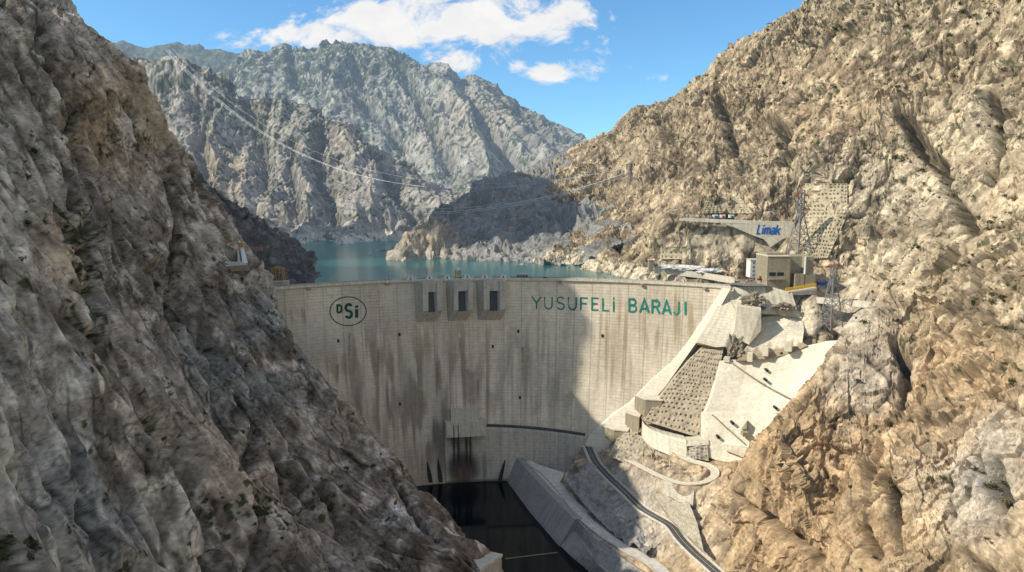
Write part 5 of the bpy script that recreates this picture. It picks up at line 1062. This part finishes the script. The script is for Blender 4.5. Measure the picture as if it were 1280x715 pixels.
# terrace wall with the painted name
def Yw(u): return 727 - (u - 850) * .125
patch("retaining_wall", [[(850, 272.5, Yw(850)), (893, 273.8, Yw(893)), (936, 275.5, Yw(936))], [(850, 276, Yw(850)), (893, 278.2, Yw(893)), (936, 279.5, Yw(936))]], M_slope, course_col((.74, .68, .54), 9, .05, 5, .1), None, back=(1, 5, 0), label="thin cream wall along the edge of the high terrace under the lorries", cat="retaining wall")
root = empty("terrace_wall", P(963, 300, Yw(963))); tag(root, "pointed cream wall below the high terrace, with a blue word painted on it", "retaining wall")
m = MB(); pl = [(936, 276), (994, 277.5), (993, 294), (978, 299), (963.5, 309), (955, 299), (938, 293), (915, 283), (905, 279.3), (936, 279.6)]
fr = [P(u, v, Yw(u) - .1) for u, v in pl]; m.hull(fr, [(x + 1, y + 8, z) for x, y, z in fr]); m.build("wall_panel", M_cream, root)
def limak(ch, u0, u1, v0, v1, w):
    sl = .22 * (v1 - v0)
    def f(s, t, lift): u = u0 + (u1 - u0) * s + sl * t; v = v1 + (v0 - v1) * t; x, y, z = P(u, v, Yw(u) - .1 - lift); return (x, y, z)
    glyph(ch, f, w, "letter", M_blue, root, (u1 - u0) / (v1 - v0))
for ch, u0, u1 in [('L', 945.8, 950.6), ('i', 950.9, 954.2), ('m', 954.6, 962.4), ('a', 963.0, 968.0), ('k', 968.6, 974.6)]: limak(ch, u0, u1, 280.6 + (u0 - 946) * .03, 292.6 + (u0 - 946) * .03, .17)
# lorries on the terrace
def lorry(lab, u, paint):
    x, y, z = P(u, 273.4, Yw(u) + 13); r = empty("lorry", (x, y, z)); tag(r, lab, "lorry")
    boxpart("cargo_box", r, (0, 0, 2.6), (5.4, 3, 3.4), M_white, .08); boxpart("cab", r, (.4, -2.4, 1.8), (2.4, 1.6, 2.6), paint, .15); boxpart("windscreen", r, (.4, -3.23, 2.3), (2, .08, .9), M_glass); boxpart("chassis", r, (0, -.4, .7), (4.6, 4, .35), M_dark)
    for sx_ in (-1.9, 1.9):
        for y_ in (-1.2, 1.0): m = MB(); m.tube([(sx_ - .2, y_, .5), (sx_ + .2, y_, .5)], 1.0, 10); m.build("wheel", M_rub, r, local=True)
lorry("white box lorry with a grey blue cab, left of three on the high terrace", 894, M_blue); lorry("white box lorry with a red cab, middle of three on the high terrace", 903, M_red); lorry("white box lorry with a green cab, right of three on the high terrace", 914, M_green)
# anchored faces on the hillside, following the ground
def hill_waffle(us, vs, edges, lab, col_, **kw):
    rows = []
    for v in vs:
        row = []
        for u in us(v):
            l, n = hitB(u, v); row.append(tuple(l) if l else P(u, v, 700))
        rows.append(row)
    A = np.array(rows); 
    for _ in range(3):
        B = np.pad(A, ((1, 1), (1, 1), (0, 0)), mode='edge'); A = (B[:-2, 1:-1] + B[2:, 1:-1] + B[1:-1, :-2] + B[1:-1, 2:] + 2 * A) / 6
    d = np.array([0, 0, CAMZ]) - A; A = A + d / np.linalg.norm(d, axis=-1, keepdims=True) * 3.0
    patch("shotcrete_slope", A, M_slope, earth_col(col_), waffle(**kw), world=True, res=.7, label=lab, cat="anchored slope")
lin = lambda a, b, n: list(np.linspace(a, b, n))
hill_waffle(lambda v: lin(1000 + (v - 225) * .02, 1062 - max(0, v - 270) * .5, 10), lin(226, 326, 14), None, "tall tan anchored face with rows of dark holes behind the big pylon", (.44, .375, .255), ps=4.6, pt=5.2, hole=1.25, rough=.9)
hill_waffle(lambda v: lin(868 + (272 - v) * .6, 950 - (272 - v) * .9, 10), lin(243, 269, 6), None, "low tan anchored face with dark holes behind the lorries on the terrace", (.45, .39, .27), ps=4.6, pt=4.8, hole=1.2, rough=.8)
hill_waffle(lambda v: lin(824, 866, 7), lin(306, 326, 5), None, "faint anchored bank with small holes above the white heaps", (.46, .40, .28), ps=4.4, pt=4.6, hole=.9, rough=1.0)
patch("retaining_wall", [[(1021, 372, 606), (1060, 374.5, 590), (1098, 378.5, 575)], [(1021, 379, 604), (1060, 382, 588), (1098, 387, 573)]], M_slope, course_col((.6, .55, .43), 9, .05, 6, .2), None, back=(1, 5, 0), label="long low pale wall right of the gate tower, behind the slimmer pylon", cat="retaining wall")

# ---------------------------------------------------------------- pylons and lines
def pylon(lab, base, H, w0, w1, arms, redtop=True, waist=.62, th=.5):
    r = empty("pylon", base, .35); tag(r, lab, "pylon")
    hw = lambda t: (w0 + (w1 - w0) * min(t / waist, 1)) * .5 if t < waist else w1 * .5
    c = lambda t, i: ((1, -1, -1, 1)[i] * hw(t), (1, 1, -1, -1)[i] * hw(t), t * H)
    for i in range(4):
        m = MB(); m.bar(c(0, i), c(waist, i), th); m.bar(c(waist, i), c(1, i), th); m.build("leg", M_steel, r, local=True)
    m = MB(); lv = [0, .17, .32, .44, .54, waist, .7, .78, .86, .93, 1]
    for a, b in zip(lv[:-1], lv[1:]):
        for i in range(4):
            j = (i + 1) % 4; m.bar(c(a, i), c(b, j), th * .55); m.bar(c(a, j), c(b, i), th * .55); m.bar(c(b, i), c(b, j), th * .6)
            if a < .3: mid = [(c(a, i)[k] + c(b, j)[k]) / 2 for k in range(3)]; m.bar(mid, [(c(a, i)[k] + c(b, i)[k]) / 2 for k in range(3)], th * .45); m.bar(mid, [(c(a, j)[k] + c(b, j)[k]) / 2 for k in range(3)], th * .45)
    m.build("bracing", M_steel, r, local=True)
    for k, (t, L) in enumerate(arms):
        m = MB(); mt = M_red if (redtop and k == 0) else M_steel
        for s in (-1, 1):
            tip = (s * L, 0, t * H); 
            for y in (-1, 1): m.bar((s * w1 * .5, y * w1 * .5, t * H), tip, th * .7); m.bar((s * w1 * .5, y * w1 * .5, t * H + H * .035), tip, th * .7)
            for q in (.33, .66): xx = s * (w1 * .5 + (L - w1 * .5) * q); m.bar((xx, -w1 * .5 * (1 - q), t * H), (xx, w1 * .5 * (1 - q), t * H + H * .035 * (1 - q)), th * .5)
        m.build("cross_arm", mt, r, local=True)
        for s in (-1, 1): m = MB(); m.tube([(s * L, 0, t * H), (s * L, 0, t * H - 3)], .5, 6); m.build("insulator", M_dark, r, local=True)
    m = MB(); m.bar((0, 0, H), (0, 0, H * 1.04), th); m.build("peak", M_red if redtop else M_steel, r, local=True)
    return r
b1 = P(997, 336, 672); pylon("tallest wide based lattice pylon with a red top, rising behind the gate tower", b1, P(997, 238, 672)[2] - b1[2], 22, 4.2, [(.93, 9), (.84, 7), (.76, 8)], waist=.72, th=.8)
b2 = P(1038, 411, 586); pylon("slimmer lattice pylon with a red cross arm, on the bench right of the gate tower", b2, P(1036, 331, 586)[2] - b2[2], 14, 3.6, [(.97, 10), (.82, 6)], waist=.8, th=.65)
l, n = hitB(788, 231); l = l or Vector(P(788, 231, 1000)); pylon("small far grey pylon on the sunlit ridge where the power lines end", tuple(l), 36, 9, 2.6, [(.95, 7), (.82, 8), (.7, 7)], redtop=False, th=.6)
M_wire = flat("bright_wire", (.62, .63, .65), .4, .4, var=.02)
def wire(A, B, thru, lab, r=.34):
    A = np.array(A); B = np.array(B); best = None
    for t in np.linspace(.05, .95, 400):         # sag chosen so the wire hangs as surveyed
        p = A + (B - A) * t; u, _ = proj(*p)
        if best is None or abs(u - thru[0]) < best[0]: best = (abs(u - thru[0]), t, p)
    _, t, p = best; S = (p[2] - P(thru[0], thru[1], p[1])[2]) / (4 * t * (1 - t))
    pts = [tuple(A + (B - A) * q - np.array([0, 0, 4 * S * q * (1 - q)])) for q in np.linspace(0, 1, 90)]
    m = MB(); m.tube(pts, r * 2, 5); tag(m.build("power_line", M_wire), lab, "power line", "power lines across the valley")
TL = Vector(l) + Vector((0, 0, 30))
for i, (dx, du, dv) in enumerate([(0, 0, 0), (6, 4, 1.2), (13, 8, -6.5)]):
    wire((P(207 + du, 62 + dv * .3, 2190)), (TL.x - 6 + dx, TL.y, TL.z + 2 - i), (480 + du * 2, 226.5 + dv), ["lowest bright wire of the upper power line sweeping from the far peak", "second bright wire of the upper power line sweeping from the far peak", "thin top wire of the upper power line sweeping from the far peak"][i], (.2, .2, .12)[i])
for i, (dx, du, dv) in enumerate([(0, 0, 0), (5, 6, 1.6), (12, 0, -7)]):
    wire((P(120 + du, 128 + dv, 1450)), (TL.x - 4 + dx, TL.y, TL.z - 9 - i), (450, 262.5 + dv), ["lower bright wire of the lower power line coming out from behind the left wall", "second bright wire of the lower power line coming out from behind the left wall", "thin top wire of the lower power line coming out from behind the left wall"][i], (.42, .42, .24)[i])

# ---------------------------------------------------------------- left side odds and ends
x, y, z = P(348, 351, 640); r = empty("gantry_crane", (x, y, z - 1)); tag(r, "orange steel gantry frame on a concrete base at the left end of the dam", "crane")
zz = P(348, 334, 640)[2] - z
for sx_ in (-1, 1):
    for sy in (-1, 1): m = MB(); m.bar((sx_ * 6, sy * 3, 1), (sx_ * 4.6, sy * 2, zz), .8); m.build("leg", M_orange, r, local=True)
    m = MB(); m.bar((sx_ * 5.2, -2.6, zz * .5), (sx_ * 5.2, 2.6, zz * .5), .5); m.build("brace", M_orange, r, local=True)
m = MB(); m.box((0, -2, zz), (12, 1, 1.2)); m.box((0, 2, zz), (12, 1, 1.2)); m.build("top_beam", M_orange, r, local=True); m = MB(); m.bar((-2, -2, zz), (-1, -2.6, 1), .6); m.bar((2, -2, zz), (1, -2.6, 1), .6); m.build("brace", M_orange, r, local=True); boxpart("trolley", r, (0, 0, zz + 1.1), (5, 4, 1), M_steel); boxpart("base", r, (0, 0, -1.2), (16, 9, 4), M_conc)
x, y, z = P(357, 354, 634); m = MB(); m.box((x, y, z), (6, 5, 5)); m.box((x - 10, y + 2, z - 3), (22, 6, 3)); tag(m.build("abutment_hut", M_conc), "small grey concrete hut at the left end of the crest below the orange gantry", "hut")
x, y, z = P(303, 330, 561); r = empty("chute", (x, y, z)); tag(r, "pale concrete chute with an orange head dropping beside the left rock wall", "chute")
m = MB(); m.hull([P(300, 306, 578), P(304, 306, 578), P(310, 329, 561), P(303, 329, 561)], [P(300, 306, 582), P(304, 306, 582), P(310, 329, 568), P(303, 329, 568)]); m.build("chute_slab", M_white, r)
m = MB(); m.hull([P(296.5, 312, 576), P(298.5, 312, 576), P(301, 328, 562), P(297, 328, 562)], [P(296.5, 312, 580), P(298.5, 312, 580), P(301, 328, 568), P(297, 328, 568)]); m.build("chute_slab", M_conc, r)
m = MB(); m.box(P(301, 306.5, 576), (4, 3, 3.4)); m.build("hoist_head", M_orange, r); m = MB(); m.bar(P(299.5, 304, 578), P(299, 300, 578), 1.2); m.build("mast", M_white, r)
m = MB(); q_ = [P(282, 327, 561), P(302, 327, 561), P(310, 331, 555), P(282, 333, 555)]; m.hull(q_, [(a_, b_ + 5, c_ - 5) for a_, b_, c_ in q_]); m.build("landing", M_conc, r)
l2, n2 = hitB(322, 311, hillA2); l2 = l2 or Vector(P(322, 311, 780)); m = MB(); m.box((l2.x, l2.y - 3, l2.z), (13, 2, 5)); tag(m.build("notice_board", flat("pink_concrete", (.42, .25, .23), .8)), "small pinkish board on the dark slope behind the left rock wall", "board")
# work boats far out on the lake
for i, (u, v) in enumerate([(471, 313.5), (479, 313.5), (463, 319)]):
    x, y, z = Pz(u, v, LAKE + .05); r = empty("boat", (x, y, z), .5 * i); tag(r, ["small white boat at the left of three specks on the lake", "small red boat in the middle of three specks on the lake", "small white boat nearest the headland"][i], "boat")
    m = MB(); hl = [(-4, -1.2), (2.5, -1.2), (4.6, 0), (2.5, 1.2), (-4, 1.2)]; m.hull([(a_ * .9, b_ * .7, -.2) for a_, b_ in hl], [(a_, b_, 1.0) for a_, b_ in hl]); m.build("hull", M_red if i == 1 else M_white, r, local=True); boxpart("cabin", r, (-.8, 0, 1.7), (2.6, 1.6, 1.4), M_white)

# ---------------------------------------------------------------- shrubs
def leaf_mat(name, a, b):
    t = NT(name); rnd = t.n("ShaderNodeObjectInfo").outputs["Random"]; n = t.noise(1.3, 3, .6)
    return t.bsdf(t.mix(t.math('ADD', t.math('MULTIPLY', rnd, .6), t.math('MULTIPLY', n, .4)), a, b), .9, None, 0, .1)
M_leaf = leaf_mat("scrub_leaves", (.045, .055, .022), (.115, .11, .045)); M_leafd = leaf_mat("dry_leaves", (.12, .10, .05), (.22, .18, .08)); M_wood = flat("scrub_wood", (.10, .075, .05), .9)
def shrub_mesh(seed, n=110, mat=M_leaf):
    g = np.random.default_rng(seed); m = MB()
    cl = g.normal(size=(7, 3)) * np.array([.42, .42, .22]) + np.array([0, 0, .62])
    for i in range(n):
        c = cl[g.integers(7)] + g.normal(size=3) * .2; a = g.normal(size=3); a /= np.linalg.norm(a); b = np.cross(a, g.normal(size=3)); b /= np.linalg.norm(b); s = .11 + .12 * g.random()
        m.poly([c - a * s, c - b * s * .6, c + a * s, c + b * s * .6])
    o = m.build("crown", mat); return o
def shrub(seed, mat):
    r = empty("shrub"); c = shrub_mesh(seed, 110, mat); c.parent = r
    m = MB(); [m.bar((0, 0, -.3), (.3 * math.cos(k * 2.1), .3 * math.sin(k * 2.1), .7), .07) for k in range(3)]; m.build("stems", M_wood, r, local=True); return r
proto = [shrub(i, M_leaf if i < 4 else M_leafd) for i in range(6)]; used = set(); cnt = 0
g = np.random.default_rng(5); want = 285
def scrub():
    W = fB[1].reshape(-1, 3); u, v = proj(W[:, 0], W[:, 1], W[:, 2]); m = []; gg = np.random.default_rng(3)
    dn = pn(W[:, 0] / 55, W[:, 1] / 55, W[:, 2] / 55) + .5 * pn(W[:, 0] / 14, W[:, 1] / 14, W[:, 2] / 14)
    ok = (u > 690) & (u < 1330) & (v > -30) & (v < 560) & (W[:, 2] > 6) & (dn > .02) & ~((u > 800) & (u < 1065) & (v > 215)) & ((v < 330) | (u > 1100))
    idx = gg.choice(np.nonzero(ok)[0], 5200, p=None if 0 else (lambda q: q / q.sum())(W[ok, 1] ** 1.2))
    c = W[idx] + gg.normal(size=(len(idx), 3)) * .2; s = (.55 + 1.0 * gg.random(len(idx)) ** 3) * (.7 + W[idx, 1] / 1500)
    V = []
    for k in range(9):
        a = gg.normal(size=(len(idx), 3)); a /= np.linalg.norm(a, axis=1)[:, None]; b = np.cross(a, gg.normal(size=(len(idx), 3))); b /= np.linalg.norm(b, axis=1)[:, None]
        o_ = c + (gg.normal(size=(len(idx), 3)) * np.array([.5, .5, .3]) + np.array([0, 0, .5])) * s[:, None]; q = (s * .5)[:, None]
        V.append(np.stack([o_ - a * q, o_ - b * q * .7, o_ + a * q, o_ + b * q * .7], 1))
    V = np.concatenate(V).reshape(-1, 3); me = np_mesh("scrub", V, np.arange(len(V)).reshape(-1, 4), False); me.materials.append(M_leaf)
    tag(link(bpy.data.objects.new("scrub", me)), "thin dry scrub speckling the sunlit right mountainside", "scrub", None, "stuff")
scrub()
while cnt < want:
    u = 700 + 600 * g.random(); v = 720 * g.random() ** 1.25
    dn = float(pn([u / 70.], [v / 45.], [3.3])[0]) + .35 * float(pn([u / 16.], [v / 14.], [8.3])[0])
    if g.random() > np.clip(.32 + 1.3 * dn + (.25 if v < 260 else -.15), 0.01, 1): continue
    if 690 < u < 1062 and v > 222: continue
    l, n = hitB(u, v)
    if l is None or l.z < 0 and l.y > 700 or n.z < .12: continue
    k = int(g.integers(6)); o = proto[k] if k not in used else copy_tree(proto[k]); used.add(k)
    o.location = l - Vector((0, 0, .15)); s = (1.2 + 2.2 * g.random() ** 2) * (.6 + l.y / 1000); o.scale = (s, s, s * (.8 + .4 * g.random())); o.rotation_euler = (0, 0, 6.28 * g.random())
    tag(o, "dark olive shrub dotted on the sunlit right mountainside", "shrub", "shrubs dotted over the right mountainside"); cnt += 1
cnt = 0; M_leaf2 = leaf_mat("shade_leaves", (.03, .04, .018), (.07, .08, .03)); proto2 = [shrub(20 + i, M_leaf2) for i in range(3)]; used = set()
cl = [(100, 350, 22, 100), (320, 645, 60, 30), (145, 182, 45, 14), (15, 690, 40, 30), (225, 380, 12, 60), (30, 240, 20, 60), (330, 545, 30, 20), (430, 600, 60, 40), (200, 560, 30, 40)]
while cnt < 70:
    q = cl[int(g.integers(len(cl)))]; u = q[0] + q[2] * g.normal() * .6; v = q[1] + q[3] * g.normal() * .6
    l, n = hitB(u, v, hillA)
    if l is None: continue
    k = int(g.integers(3)); o = proto2[k] if k not in used else copy_tree(proto2[k]); used.add(k)
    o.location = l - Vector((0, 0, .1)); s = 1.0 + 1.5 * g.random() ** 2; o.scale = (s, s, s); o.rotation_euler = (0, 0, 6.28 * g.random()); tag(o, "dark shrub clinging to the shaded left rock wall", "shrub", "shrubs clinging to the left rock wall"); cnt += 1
M_pale = leaf_mat("pale_blossom", (.42, .37, .34), (.66, .60, .55))
pp = shrub(40, M_pale)
for i, (u, v) in enumerate([(476, 648), (483, 646), (489, 651), (494, 650), (500, 655), (487, 656), (521, 667), (527, 670), (470, 652), (515, 664)]):
    l, n = hitB(u, v, hillA)
    if l is None: continue
    o = pp if i == 0 else copy_tree(pp); o.location = l; s = 1.7 + .9 * g.random(); o.scale = (s, s, s * .8); o.rotation_euler = (0, 0, 6.28 * g.random()); tag(o, "pale pinkish white bush on the lower edge of the left rock wall", "shrub", "pale bushes on the left rock wall")
